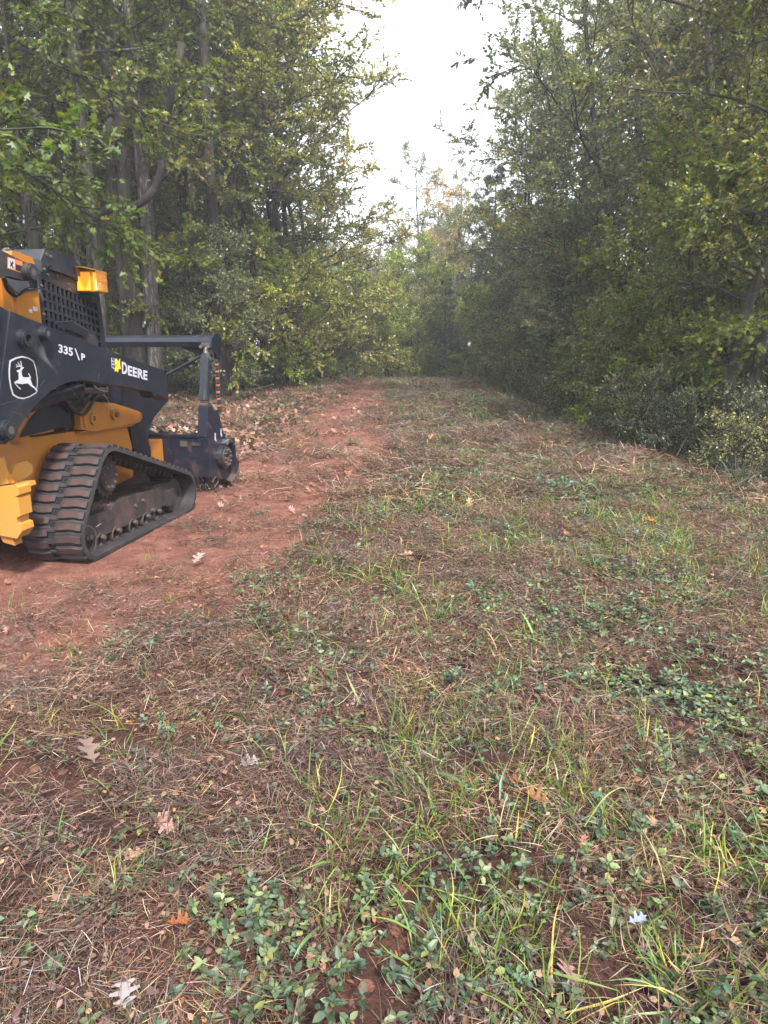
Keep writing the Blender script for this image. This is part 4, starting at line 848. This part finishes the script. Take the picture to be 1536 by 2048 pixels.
bm_obj('bumper_top', yz_prism([(.17, .70), (.165, .672), (.34, .655), (.55, .58), (.55, .60), (.34, .69)], -.42, -.33), yellow_l, rb, bevel=.004)
bm_obj('bumper_foot', yz_prism([(.26, .37), (.25, .29), (.33, .31), (.36, .38)], -.50, -.42), yellow, rb, bevel=.004)
bm_obj('bumper_rib', yz_prism([(.26, .70), (.28, .87), (.30, .87), (.36, .68)], -.47, -.45), yellow_l, rb)
bm_obj('light_recess', yz_prism([(.42, .53), (.42, .63), (.7, .60), (.7, .52)], -.525, -.515), black2, rb)
part('rear_wing_plate', yz_prism([(.24, .70), (.36, .93), (.40, .95), (.30, .70)], -.46, -.43), yellow, bevel=.003)
part('rear_tab', hull_prism([(-.42, .70), (-.33, .80), (-.22, .81), (-.16, .77), (-.17, .72), (-.3, .68)], .30, .33, [(-.42, .70), (-.33, .80), (-.22, .81), (-.16, .77), (-.17, .72), (-.3, .68)]), yellow_l, bevel=.004)
part('tail_door', prism([(-.75, .45), (-.80, 1.3), (-.6, 1.75), (-.46, 1.7), (-.46, .45)], .50, mir(.50)), black2, bevel=.03)

# --- tracks
C3 = [((.06, .235), .222), ((.36, .607), .25), ((1.57, .23), .228)]
def hull(pts_):
    pts_ = sorted(map(tuple, pts_)); 
    def half(ps):
        h = []
        for p in ps:
            while len(h) > 1 and (h[-1][0] - h[-2][0]) * (p[1] - h[-2][1]) - (h[-1][1] - h[-2][1]) * (p[0] - h[-2][0]) <= 0: h.pop()
            h.append(p)
        return h
    return half(pts_)[:-1] + half(pts_[::-1])[:-1]
def loop(shrink, n):
    P = [(c[0] + (r - shrink) * math.cos(t), c[1] + (r - shrink) * math.sin(t)) for c, r in C3 for t in np.linspace(0, 2 * math.pi, 121)[:-1]]
    h = np.array(hull(P)); h = np.vstack([h, h[:1]]); d = np.concatenate([[0], np.cumsum(np.linalg.norm(np.diff(h, axis=0), axis=1))])
    s = np.linspace(0, d[-1], n + 1)[:-1]; q = np.stack([np.interp(s, d, h[:, 0]), np.interp(s, d, h[:, 1])], 1); return q, d[-1]
BELT = .026
def belt_geo(v0, v1):
    o, _ = loop(BELT, 220); c = o.mean(0)
    nxt = np.roll(o, -1, 0) - np.roll(o, 1, 0); nr = np.stack([-nxt[:, 1], nxt[:, 0]], 1); nr /= np.linalg.norm(nr, axis=1, keepdims=True)   # points inwards for a counter-clockwise loop
    sg = np.sign(((c - o) * nr).sum(1))[:, None]; i_ = o + nr * sg * .030
    g = Geo(); n = len(o); prof = [(o, v0 + .004), (o, v1 - .004), (i_, v1), (i_, v0)]
    V = np.stack([np.column_stack([p[:, 0], np.full(n, v), p[:, 1]]) for p, v in prof], 1); k = np.arange(n)[:, None] * 4; k2 = ((np.arange(n) + 1) % n)[:, None] * 4
    g.add(V, np.concatenate([np.concatenate([k + j, k + (j + 1) % 4, k2 + (j + 1) % 4, k2 + j], 1) for j in range(4)]))
    return g.mesh('belt', False)
def lug_mesh(v0, v1, flip=1):
    """one tread bar half: x along the belt, y across, z outwards, with a jogged outline and sloping flanks"""
    g = Geo(); ys = np.linspace(v0, v1, 7); jog = np.interp(np.linspace(0, 1, 7), [0, .3, .45, .7, .8, 1], [0, 0, .007, .007, .001, 0]) * flip; V = []
    for y, j in zip(ys, jog):
        e = .004 if y in (ys[0], ys[-1]) else 0
        V += [(-.035 + j, y, -.002), (-.028 + j, y, .016 - e), (-.024 + j, y, .021 - e), (.022 + j, y, .021 - e), (.026 + j, y, .016 - e), (.033 + j, y, -.002)]
    F = []; m = 6
    for i in range(6): F += [(i * m + j, i * m + j + 1, (i + 1) * m + j + 1, (i + 1) * m + j) for j in range(5)]
    g.add(V, F); g.add([V[0], V[1], V[4], V[5], V[-6], V[-5], V[-2], V[-1]], [(0, 1, 2, 3), (7, 6, 5, 4)])
    me = g.mesh('lug'); me.materials.append(lugm); return me
q, Ltot = loop(BELT, 2000); NL = int(round(Ltot / .0862)); Lm = [lug_mesh(.006, .188), lug_mesh(.240, .444, -1)]; bridge_m = None
bmb = box(-.012, .014, .180, .25, -.002, .012); bridge_me = bpy.data.meshes.new('lug_bridge'); bmesh.ops.recalc_face_normals(bmb, faces=bmb.faces); bmb.to_mesh(bridge_me); bmb.free(); bridge_me.materials.append(rubber)
hb = box(-.019, .019, .192, .236, -.001, .0015); hole_me = bpy.data.meshes.new('slot_shade'); bmesh.ops.recalc_face_normals(hb, faces=hb.faces); hb.to_mesh(hole_me); hb.free(); hole_me.materials.append(decal_k)  # flat black plate on the belt; shade of the open drive slot painted
def place_on_belt(me, name, s, parent, v0=0):
    i = int(s / Ltot * 2000) % 2000; p = q[i]; tdir = q[(i + 6) % 2000] - q[i - 6]; a_ = math.atan2(tdir[1], tdir[0])
    # the loop runs counter-clockwise in (u, z); its outward side is to the right of the tangent
    o = bpy.data.objects.new(name, me); COL.objects.link(o); o.parent = parent
    X_ = Vector((math.cos(a_), 0, math.sin(a_))); Z_ = Vector((math.sin(a_), 0, -math.cos(a_))); Y_ = Z_.cross(X_)
    m_ = Matrix((X_, Y_, Z_)).transposed().to_4x4(); m_.translation = Vector((p[0], v0 + .45, p[1])); o.matrix_local = m_
def make_track(v0, near):
    tr = link('track', belt_geo(v0, v0 + .45), ld, [rubber]); rs = np.random.RandomState(4)
    for k in range(NL):
        sk = k * Ltot / NL
        place_on_belt(Lm[1], 'lug', sk % Ltot, tr, v0); place_on_belt(Lm[0], 'lug', (sk + .043) % Ltot, tr, v0)
        place_on_belt(bridge_me, 'tread_bridge', (sk + .02) % Ltot, tr, v0)
        if near: place_on_belt(hole_me, 'slot_shade', (sk + .063) % Ltot, tr, v0)
    # guide teeth inside
    qi, Li = loop(BELT + .03, 52)
    for k in range(52):
        p = qi[k]; tdir = qi[(k + 1) % 52] - qi[k - 1]; a_ = math.atan2(tdir[1], tdir[0]); X_ = Vector((math.cos(a_), 0, math.sin(a_))); Z_ = Vector((-math.sin(a_), 0, math.cos(a_)))
        o = bpy.data.objects.new('guide_tooth', tooth_me); COL.objects.link(o); o.parent = tr
        m_ = Matrix((X_, Z_.cross(X_), Z_)).transposed().to_4x4(); m_.translation = Vector((p[0], v0 + .225, p[1])); o.matrix_local = m_
    return tr
tb_ = bmesh.new()
for sy in (-.05, .05): bmesh.ops.create_cone(tb_, cap_ends=True, segments=4, radius1=.026, radius2=.012, depth=.04, matrix=Matrix.Translation((0, sy, .02)) @ Matrix.Rotation(R(45), 4, 'Z'))
tooth_me = bpy.data.meshes.new('guide_tooth'); tb_.to_mesh(tooth_me); tb_.free(); tooth_me.materials.append(rubber)
for v0 in (0.0, 1.55):
    tr = make_track(v0, v0 == 0); c = v0 + .225
    near = v0 == 0; f0 = .12 if near else 1.88; sg = 1 if near else -1
    FR = [(.053, .187), (.08, .341), (.466, .318), (.491, .355), (.665, .362), (1.148, .345), (1.16, .37), (1.219, .37), (1.50, .345), (1.585, .315), (1.612, .25), (1.612, .2), (1.576, .10), (1.418, .092), (1.36, .15), (1.30, .157), (1.262, .137), (1.12, .144), (.879, .154), (.70, .135), (.576, .14), (.351, .142), (.12, .155), (.071, .169)]
    tf = part('track_frame', prism(FR, *sorted((f0, f0 + sg * .21))), frame_m, bevel=.008)
    if near:
        bm_obj('frame_cap', prism([(1.17, .165), (1.17, .352), (1.46, .345), (1.44, .30), (1.42, .11), (1.36, .15), (1.30, .16)], .108, .122), frame_m, tf, bevel=.005)
        bm_obj('grease_cover', hull_prism([(1.335, .29), (1.455, .29), (1.425, .155), (1.36, .155)], .075, .11, [(1.32, .30), (1.47, .30), (1.44, .14), (1.35, .14)]), frame_m, tf, bevel=.004)
        bm_obj('hatch', prism([(.80, .285), (.97, .287), (.96, .19), (.85, .183), (.80, .20)], .1165, .121), frame_m, tf, bevel=.002)
        for p in ((.815, .27), (.95, .285), (.085, .185), (1.10, .165)): bm_obj('bolt', cyl((p[0], .12, p[1]), (0, -1, 0), .015, .02, seg=8), steel, tf)
        bm_obj('scrape', prism([(.225, .238), (.30, .245), (.30, .241), (.225, .234)], .1185, .1195), decal_w, tf)
        gd2 = Geo(); n_ = 240; px = rd.uniform(.06, .50, n_); blade_strip(gd2, rd, np.stack([px, rd.uniform(.12, .33, n_), np.interp(px, [.06, .5], [.345, .36]) + rd.uniform(0, .03, n_)], 1), rd.normal(0, 1, (n_, 3)) * [1, 1, .25], rd.uniform(.03, .09, n_), rd.uniform(.002, .006, n_), 4, -.02, STRAW, SW)
        dirt = bmesh.new(); bmesh.ops.create_icosphere(dirt, subdivisions=3, radius=1)
        for v in dirt.verts:
            nn = .75 + .5 * float(vnoise(v.co.x * 3 + 4, v.co.y * 3 + v.co.z * 2)); v.co = Vector((.36 + v.co.x * .27 * nn, .27 + v.co.y * .10 * nn, .345 + v.co.z * .055 * nn))
        bm_obj('packed_mud', dirt, flat('packed_mud', (.055, .038, .03), .95), tf, smooth=True)
        tag(link('caught_straw', gd2.mesh('caught_straw'), tf, [straw_m]), kind='stuff')
    bmr = [(.10, .155, .125), (.273, .105, .068), (.503, .103, .068), (.762, .103, .068), (.986, .103, .068), (1.188, .103, .068)]
    for k, (u, z, r) in enumerate(bmr):
        ro = part('idler' if k == 0 else 'roller', cyl((u, c - .10, z), (0, 1, 0), r, .20, seg=28, inner=r * .62), frame_m, bevel=.004)
        bm_obj('rim', cyl((u, c - .104, z), (0, -1, 0), r, .006, seg=28, inner=r * .86), steel, ro); bm_obj('web', cyl((u, c - .07, z), (0, 1, 0), r * .7, .14, seg=24), black2, ro)
        if near: bm_obj('axle_bolt', cyl((u + .02, .118, z + .032), (0, -1, 0), .019, .028, seg=8), steel, ro)
    fi = part('idler', cyl((1.55, c - .10, .205), (0, 1, 0), .155, .20, seg=36, inner=.10), frame_m, bevel=.005); bm_obj('web', cyl((1.55, c - .05, .205), (0, 1, 0), .11, .10, seg=24), black2, fi)
    sv, sh = (v0 + .13, 1) if near else (v0 + .32, -1)
    SP = [(.45 + (.172 if k % 2 else .145) * math.cos(k * math.pi / 17), .585 + (.172 if k % 2 else .145) * math.sin(k * math.pi / 17)) for k in range(34)]
    sp = part('sprocket', prism(SP, *sorted((sv, sv + sh * .03))), frame_m, bevel=.003)
    bm_obj('hub', cyl((.45, sv, .585), (0, -sh, 0), .122, .03, seg=30, r2=.112), frame_m, sp, bevel=.005); bm_obj('axle', cyl((.45, sv, .585), (0, sh, 0), .09, .3, seg=24), black2, sp)
    for k in range(9): bm_obj('bolt', cyl((.45 + .085 * math.cos(k * .7), sv - sh * .028, .585 + .085 * math.sin(k * .7)), (0, -sh, 0), .011, .014, seg=6), steel, sp)
part('final_drive', box(.42, .9, .34, .52, .42, .55), black2, bevel=.02)
for k in range(4): tube_obj('hose', [(.50 + .05 * k, .30, .62 - .01 * k), (.60 + .05 * k, .28, .66), (.70 + .05 * k, .30, .60 + .02 * (k % 2)), (.78 + .05 * k, .40, .62)], .013, hose_m if k % 2 else steel, ld)

# ------------------------------------------------------------------ the forestry mulcher carried by the loader
mu = empty('mulcher_head', MO, MR); tag(mu, 'black forestry mulcher head with push bar, held on the front of the loader', 'mulcher')
def mp(name, bm, mat, parent=None, **k): return bm_obj(name, bm, mat, parent or mu, **k)
VR = 1.88
mp('rotor_housing', prism([(2.45, .215), (2.45, .64), (2.52, .645), (3.0, .62), (2.98, .45), (2.80, .30), (2.62, .20)], .17, VR - .02), mulch_paint, bevel=.008)
SD = [(2.445, .205), (2.442, .645), (2.50, .955), (2.60, .97), (2.66, .90), (2.76, .905), (2.90, .60), (2.97, .42), (3.02, .32), (3.10, .285), (3.06, .20), (2.83, .10), (2.66, .17)]
for v0, v1 in ((.145, .17), (VR - .02, VR + .005)): sdp = mp('side_plate', prism(SD, v0, v1), mulch_paint, bevel=.006); SDP = sdp if v0 < 1 else SDP
mp('tower', prism([(2.444, .646), (2.50, .955), (2.60, .97), (2.60, .646)], .17, .255), mulch_paint, bevel=.004)
mp('tower', prism([(2.444, .646), (2.50, .955), (2.60, .97), (2.60, .646)], VR - .105, VR - .02), mulch_paint, bevel=.004)
mp('rear_rim', box(2.435, 2.47, .256, VR - .106, .642, .668), mulch_paint, bevel=.004)
mp('front_rim', box(2.96, 3.0, .256, VR - .106, .625, .70), mulch_paint, bevel=.004)
mp('gusset', prism([(2.61, .646), (2.95, .66), (2.95, .70), (2.61, .74)], .256, .275), mulch_paint)
hub = mp('hub', cyl((2.775, .145, .385), (0, -1, 0), .135, .06, seg=30), mulch_paint, bevel=.006)
bm_obj('bearing', cyl((2.775, .085, .385), (0, -1, 0), .112, .02, seg=30, inner=.04), frame_m, hub, bevel=.004)
for k in range(10): bm_obj('bolt', cyl((2.775 + .085 * math.cos(k * .628), .065, .385 + .085 * math.sin(k * .628)), (0, -1, 0), .011, .016, seg=6), steel, hub)
mp('hub_guard', prism([(2.80, .53), (2.83, .58), (2.99, .575), (3.01, .34), (3.10, .28), (3.03, .15), (2.99, .15), (2.97, .53)], .06, .145), mulch_paint, bevel=.006)
mp('skid_shoe', prism([(2.62, .17), (2.83, .075), (3.04, .14), (3.10, .22), (3.02, .17), (2.83, .10)], .05, .20), steel, bevel=.003)
for k, (dx, dz) in enumerate(((0, 0), (.10, .03))): bm_obj('white_mark', prism([(2.62 + dx * 1.7, .60 + dz), (2.635 + dx * 1.7, .67 + dz), (2.66 + dx * 1.7, .66 + dz), (2.65 + dx * 1.7, .62 + dz), (2.665 + dx * 1.7, .58 + dz), (2.64 + dx * 1.7, .575 + dz)], .1425, .1445), decal_w, SDP)
bm_obj('rating_plate', yz_prism([(.46, .54), (.38, .54), (.38, .60), (.46, .60)], 2.440, 2.448), steel, mu); bm_obj('sticker_panel', yz_prism([(.32, .55), (.23, .55), (.23, .59), (.32, .59)], 2.440, 2.448), frame_m, mu)
mp('back_rib', yz_prism([(.56, .22), (.58, .22), (.58, .645), (.56, .645)], 2.425, 2.4495), mulch_paint)
cp = mp('coupler', box(2.1, 2.44, .66, 1.34, .25, .62), yellow, bevel=.01); bm_obj('coupler_plate', box(1.35, 2.1, .62, 1.38, .20, .60), black2, cp, bevel=.01)
# push bar
pb = mp('push_bar', prism([(2.73, 1.575), (2.71, 1.63), (2.73, 1.675), (2.80, 1.70), (2.88, 1.68), (2.90, 1.62), (2.86, 1.575)], .17, VR - .02), mulch_paint, bevel=.012, seg=2)
for v0 in (.145, VR - .02):
    bm_obj('bar_end_plate', prism([(2.68, 1.56), (2.70, 1.66), (2.80, 1.72), (2.93, 1.715), (2.97, 1.70), (2.95, 1.62), (2.90, 1.45), (2.84, 1.40), (2.82, 1.45), (2.78, 1.52)], v0, v0 + .025), mulch_paint, pb, bevel=.005)
    bm_obj('post', prism([(2.80, .88), (2.82, 1.46), (2.885, 1.46), (2.86, .88)], v0 + .002, v0 + .022), frame_m, pb)
for k in range(15): bm_obj('reflector_band', prism([(2.792, .90 + k * .037), (2.793, .917 + k * .037), (2.815, .925 + k * .037), (2.814, .908 + k * .037)], .128, .166), red_m if k % 2 else frame_m, pb)
bm_obj('corner_gusset', yz_prism([(.255, 1.45), (.255, 1.575), (.55, 1.575)], 2.79, 2.81), mulch_paint, pb)
for v0 in (.205, VR - .06):
    cy = mp('push_cylinder', cyl((2.56, v0, 1.02), (.13, 0, .50), .050, .50, seg=18), mulch_paint, bevel=.006)
    bm_obj('cylinder_guard', hull_prism([(2.515, 1.03), (2.56, 1.03), (2.68, 1.50), (2.63, 1.50)], v0 - .045, v0 + .045, [(2.515, 1.03), (2.56, 1.03), (2.68, 1.50), (2.63, 1.50)]), black, cy, bevel=.006)
    bm_obj('clevis', cyl((2.55, v0 - .05, .97), (0, 1, 0), .038, .10, seg=16), frame_m, cy); bm_obj('clevis', cyl((2.70, v0 - .05, 1.585), (0, 1, 0), .042, .10, seg=16), frame_m, cy)
    bm_obj('rod', cyl((2.66, v0, 1.49), (.13, 0, .40), .028, .12, seg=12), steel, cy)
    for dv in (-.04, .04): bm_obj('bolt', cyl((2.655, v0 + dv, 1.58), (-1, 0, 0), .02, .03, seg=6), steel, cy)
tube_obj('strut', [(2.70, .28, 1.48), (2.66, .70, 1.27), (2.62, 1.1, 1.08)], .016, mulch_paint, mu)
gl = Geo(); rs = np.random.RandomState(77)
for _ in range(420): oak_leaf(gl, rs, (rs.uniform(2.49, 2.95), rs.uniform(.3, 1.75), .642 + rs.uniform(0, .05)), rs.uniform(0, 6.28), rs.uniform(.03, .075), palette(rs, 1, LIT + [(.45, .38, .33)], (4, 3, 4, 3, .3, 2, 3), .2)[0], .4, .4)
tag(link('leaf_debris', gl.mesh('leaf_debris'), mu, [litter_m]), kind='stuff')
for k in range(9): tube_obj('chain', [(2.50 + rd.uniform(0, .1), .10 + .035 * k, .20), (2.50 + rd.uniform(-.02, .1), .10 + .035 * k + rd.uniform(-.02, .02), .15), (2.50 + rd.uniform(-.03, .12), .10 + .035 * k + rd.uniform(-.03, .03), .10), (2.5 + rd.uniform(-.04, .12), .10 + .035 * k + rd.uniform(-.03, .03), .055)], .009, frame_m, mu, 5)

# ------------------------------------------------------------------ fallen leaves and blades one can single out
def single_leaf(x, y, size, ang, col, label, curl=.2, tilt=.1, seed=1, lift=.03, form='lobed'):
    g = Geo(); rs = np.random.RandomState(seed); oak_leaf(g, rs, (0, 0, 0), ang, size, col, curl, tilt, 0, .0) if form == 'lobed' else fine_leaf(g, rs, np.zeros((1, 3)), np.array([[math.cos(ang), math.sin(ang), .1]]), np.array([[0, 0, 1.]]), np.array([size]), [col], (1,), aspect=.45, jit=.01)
    me = g.mesh('fallen_leaf', True); o = link('fallen_leaf', me, None, [litter_m]); o.location = (x, y, float(ground_z(x, y)) + lift); return tag(o, label, 'leaf')
def G(px, py, z=0.0):
    xc, yc = (px - 768) / 1365, (1024 - py) / 1365; dy = math.cos(PITCH) + yc * math.sin(PITCH); dz = -math.sin(PITCH) + yc * math.cos(PITCH); t = (z - 1.5) / dz; return xc * t, dy * t

for px, py, s, a_, col, lab, cu, ti, sd2, lift in (
    (250, 1985, .078, 1.9, (.29, .235, .22), 'pale pinkish lobed oak leaf lying flat near the bottom left corner', .05, .08, 1, .05),
    (360, 1848, .06, .3, (.19, .07, .03), 'small rusty orange leaf curled up beside the bare clay patch', .9, .3, 2, .04),
    (182, 1528, .085, 2.3, (.17, .10, .07), 'brown lobed leaf standing on edge in the clippings at the left', .5, .5, 3, .05),
    (500, 1522, .075, .5, (.32, .27, .24), 'pale grey curled leaf left of the long grass', .5, .35, 4, .05),
    (1072, 1590, .085, 2.4, (.13, .065, .04), 'curled dark brown leaf in the middle of the tallest grass', .9, .4, 5, .07),
    (1030, 1560, .06, 2.9, (.20, .08, .04), 'small red-brown leaf touching the big curled one in the grass', .9, .4, 6, .06),
    (1275, 1840, .05, .1, (.30, .31, .35), 'bluish white leaf scrap near the lower right', .5, .2, 7, .05),
    (1305, 1645, .05, 1.0, (.36, .19, .12), 'pinkish orange leaf right of the grass', .4, .3, 8, .05),
    (270, 1720, .07, .9, (.27, .17, .15), 'mauve brown leaf lying above the bare clay patch', .4, .3, 9, .04),
    (812, 1115, .11, .1, (.33, .22, .18), 'long brown leaf lying alone in the middle of the mown track', .3, .1, 10, .05),
    (398, 1128, .11, 1.2, (.27, .22, .20), 'pale leaf on the red dirt in front of the rubber track', .3, .3, 11, .03),
    (340, 1047, .08, .2, (.27, .22, .20), 'pale leaf on the dirt close beside the rubber track', .2, .2, 12, .03),
    (1385, 1180, .07, .8, (.38, .40, .07), 'yellow-green leaf at the right side of the mown track', .2, .2, 13, .05),
    (862, 878, .11, .8, (.36, .17, .04), 'bright orange leaf in the distance on the mown track', .4, .5, 14, .05),
    (1302, 1040, .12, .2, (.45, .12, .04), 'red-orange leaf on the slope at the right', .4, .5, 15, .05),
    (872, 1358, .05, .2, (.45, .20, .14), 'salmon coloured leaf scrap in the middle foreground', .3, .3, 16, .05),
    (1290, 1890, .055, .2, (.28, .16, .15), 'purplish leaf under the bluish white scrap', .3, .3, 17, .03),
    (1140, 1930, .075, 1.6, (.30, .18, .15), 'mauve brown leaf between the two yellow blades', .3, .3, 18, .03)):
    x, y = G(px, py, lift * .8); single_leaf(x, y, s, a_, col, lab, cu, ti, sd2, lift)
def blade(pts_px, wd, col, label):
    P = []
    for px, py, z in pts_px: x, y = G(px, py, z); P.append((x, y, float(ground_z(x, y)) * .6 + z))
    P = np.array(P); tt = np.linspace(0, len(P) - 1, 14); P = np.stack([np.interp(tt, range(len(P)), P[:, k]) for k in range(3)], 1)
    for _ in range(3): P[1:-1] = .5 * P[1:-1] + .25 * (P[:-2] + P[2:])
    Tn = unit(np.gradient(P, axis=0)); Sd = unit(np.cross(Tn, np.array([.0, -.35, 1.]))); w_ = (np.interp(np.linspace(0, 1, 14), [0, .4, 1], [.7, 1, .12]) * wd * .5)[:, None]
    V = np.stack([P - Sd * w_, P + [0, 0, -.0012], P + Sd * w_], 1); i = np.arange(14 * 3).reshape(14, 3); F = np.concatenate([np.stack([i[:-1, k], i[:-1, k + 1], i[1:, k + 1], i[1:, k]], -1) for k in (0, 1)])
    g = Geo(); c0 = V.reshape(-1, 3).mean(0); g.add(V.reshape(-1, 3) - c0, F, 0, np.array(col)); o = link('grass_blade', g.mesh('grass_blade', True), None, [grass_m]); o.location = c0; return tag(o, label, 'grass blade')
blade([(1106, 1975, .01), (1104, 1900, .04), (1108, 1830, .07), (1122, 1785, .09)], .006, (.42, .27, .06), 'upright orange-yellow blade near the bottom edge')
blade([(1130, 2005, .02), (1220, 1985, .05), (1300, 1962, .06)], .006, (.38, .31, .07), 'yellow blade lying slantwise at the bottom, tip to the right')
blade([(1108, 1925, .04), (1170, 1942, .06), (1240, 1968, .05)], .008, (.20, .26, .07), 'green-yellow blade crossing behind the slanted yellow one')
blade([(872, 1530, .07), (910, 1540, .08), (945, 1575, .05)], .012, (.06, .13, .06), 'broad blue-green blade bent left in the tall grass')
blade([(1000, 1590, .02), (1002, 1550, .07), (1018, 1510, .11)], .008, (.09, .17, .10), 'bluish upright blade in the middle of the tall grass')
blade([(1170, 1640, .04), (1210, 1580, .12), (1250, 1560, .13), (1262, 1600, .08)], .0045, (.30, .28, .07), 'arched yellow blade right of the tall grass')
blade([(640, 1835, .03), (605, 1870, .06), (585, 1905, .04)], .010, (.15, .24, .09), 'wide light green blade above the patch of clover-like leaves')
blade([(1068, 1275, .02), (1055, 1245, .08), (1042, 1225, .12)], .012, (.20, .32, .05), 'bright green blade standing up in the right middle ground')
blade([(720, 1400, .02), (700, 1360, .08), (690, 1335, .1)], .010, (.17, .22, .10), 'pale green blade left of the centre foreground')
# strap-leaved plants at the foot of the right thicket
STRAP = []
for k in range(2):
    rs = np.random.RandomState(300 + k); g = Geo(); n_ = 26; a_ = rs.uniform(0, 6.28, n_); e = rs.uniform(.7, 1.45, n_)
    blade_strip(g, rs, np.column_stack([disc(rs, n_, .05), np.zeros(n_)]), np.stack([np.cos(a_) * np.cos(e), np.sin(a_) * np.cos(e), np.sin(e)], 1), rs.uniform(.3, .6, n_), rs.uniform(.015, .026, n_), 8, -.10, [(.05, .09, .055), (.07, .12, .07), (.04, .07, .04)], (1, 1, 1))
    me = g.mesh('strap_leaves'); me.materials.append(grass_m); STRAP.append(me)
for k, (x, y, s, lab) in enumerate(((4.55, 8.7, 1.1, 'big dark strap-leaved plant under the thicket at the right edge'), (4.2, 7.9, .8, 'strap-leaved plant nearest to the camera at the right edge of the picture'),
        (3.35, 10.3, .6, 'small strap-leaved tuft alone on the slope before the thicket'), (3.9, 13.4, .7, 'strap-leaved plant at the foot of the thicket, halfway along'), (4.7, 9.6, .9, 'strap-leaved plant behind the big dark one at the right'))):
    o = link('strap_leaved_plant', STRAP[k % 2], None); o.location = (x, y, float(ground_z(x, y))); o.scale = (s,) * 3; o.rotation_euler[2] = k; tag(o, lab, 'plant')
# bare sticks
def stick(pts_, r, label, mat):
    p = np.array(pts_, float); c0 = p[0].copy(); v, f = tubes((p - c0)[None], np.linspace(r, r * .45, len(p))[None], 6); g = Geo(); g.add(v, f)
    o = link('dead_branch', g.mesh('dead_branch', True), None, [mat]); o.location = c0; return tag(o, label, 'branch')
stick([(4.0, 22.5, -.1), (4.1, 22.4, .5), (4.2, 22.5, .95), (4.15, 22.5, 1.3)], .02, 'bleached broken branch standing at the right end of the crest', bark_p)
stick([(4.5, 10.6, -.3), (4.75, 10.4, .5), (4.62, 10.5, 1.15)], .012, 'thin pale forked stick rising before the thicket on the right', bark_p)
stick([(-4.8, 18.2, .05), (-4.2, 18.0, .22), (-3.4, 18.1, .5), (-2.9, 18.2, .62)], .02, 'thin fallen branch behind the mulcher', bark_g)
stick([(-1.9, 3.45, .02), (-2.02, 3.6, .03), (-2.05, 3.72, .03)], .006, 'short pale twig on the red dirt at the left edge', bark_p)
# ------------------------------------------------------------------ air
HAZE = .0028
if HAZE:
    hz = bmesh.new(); box(-150, 150, -30, 160, -4, 32, hz); me = bpy.data.meshes.new('haze'); bmesh.ops.recalc_face_normals(hz, faces=hz.faces); hz.to_mesh(me); hz.free()
    m = bpy.data.materials.new('haze'); m.use_nodes = True; t = m.node_tree; t.nodes.remove(t.nodes['Principled BSDF']); pv = t.nodes.new('ShaderNodeVolumePrincipled')
    pv.inputs['Color'].default_value = (.93, .95, 1, 1); pv.inputs['Density'].default_value = HAZE; pv.inputs['Anisotropy'].default_value = .3
    t.links.new(pv.outputs[0], t.nodes['Material Output'].inputs['Volume']); tag(link('haze', me, None, [m]), kind='stuff')
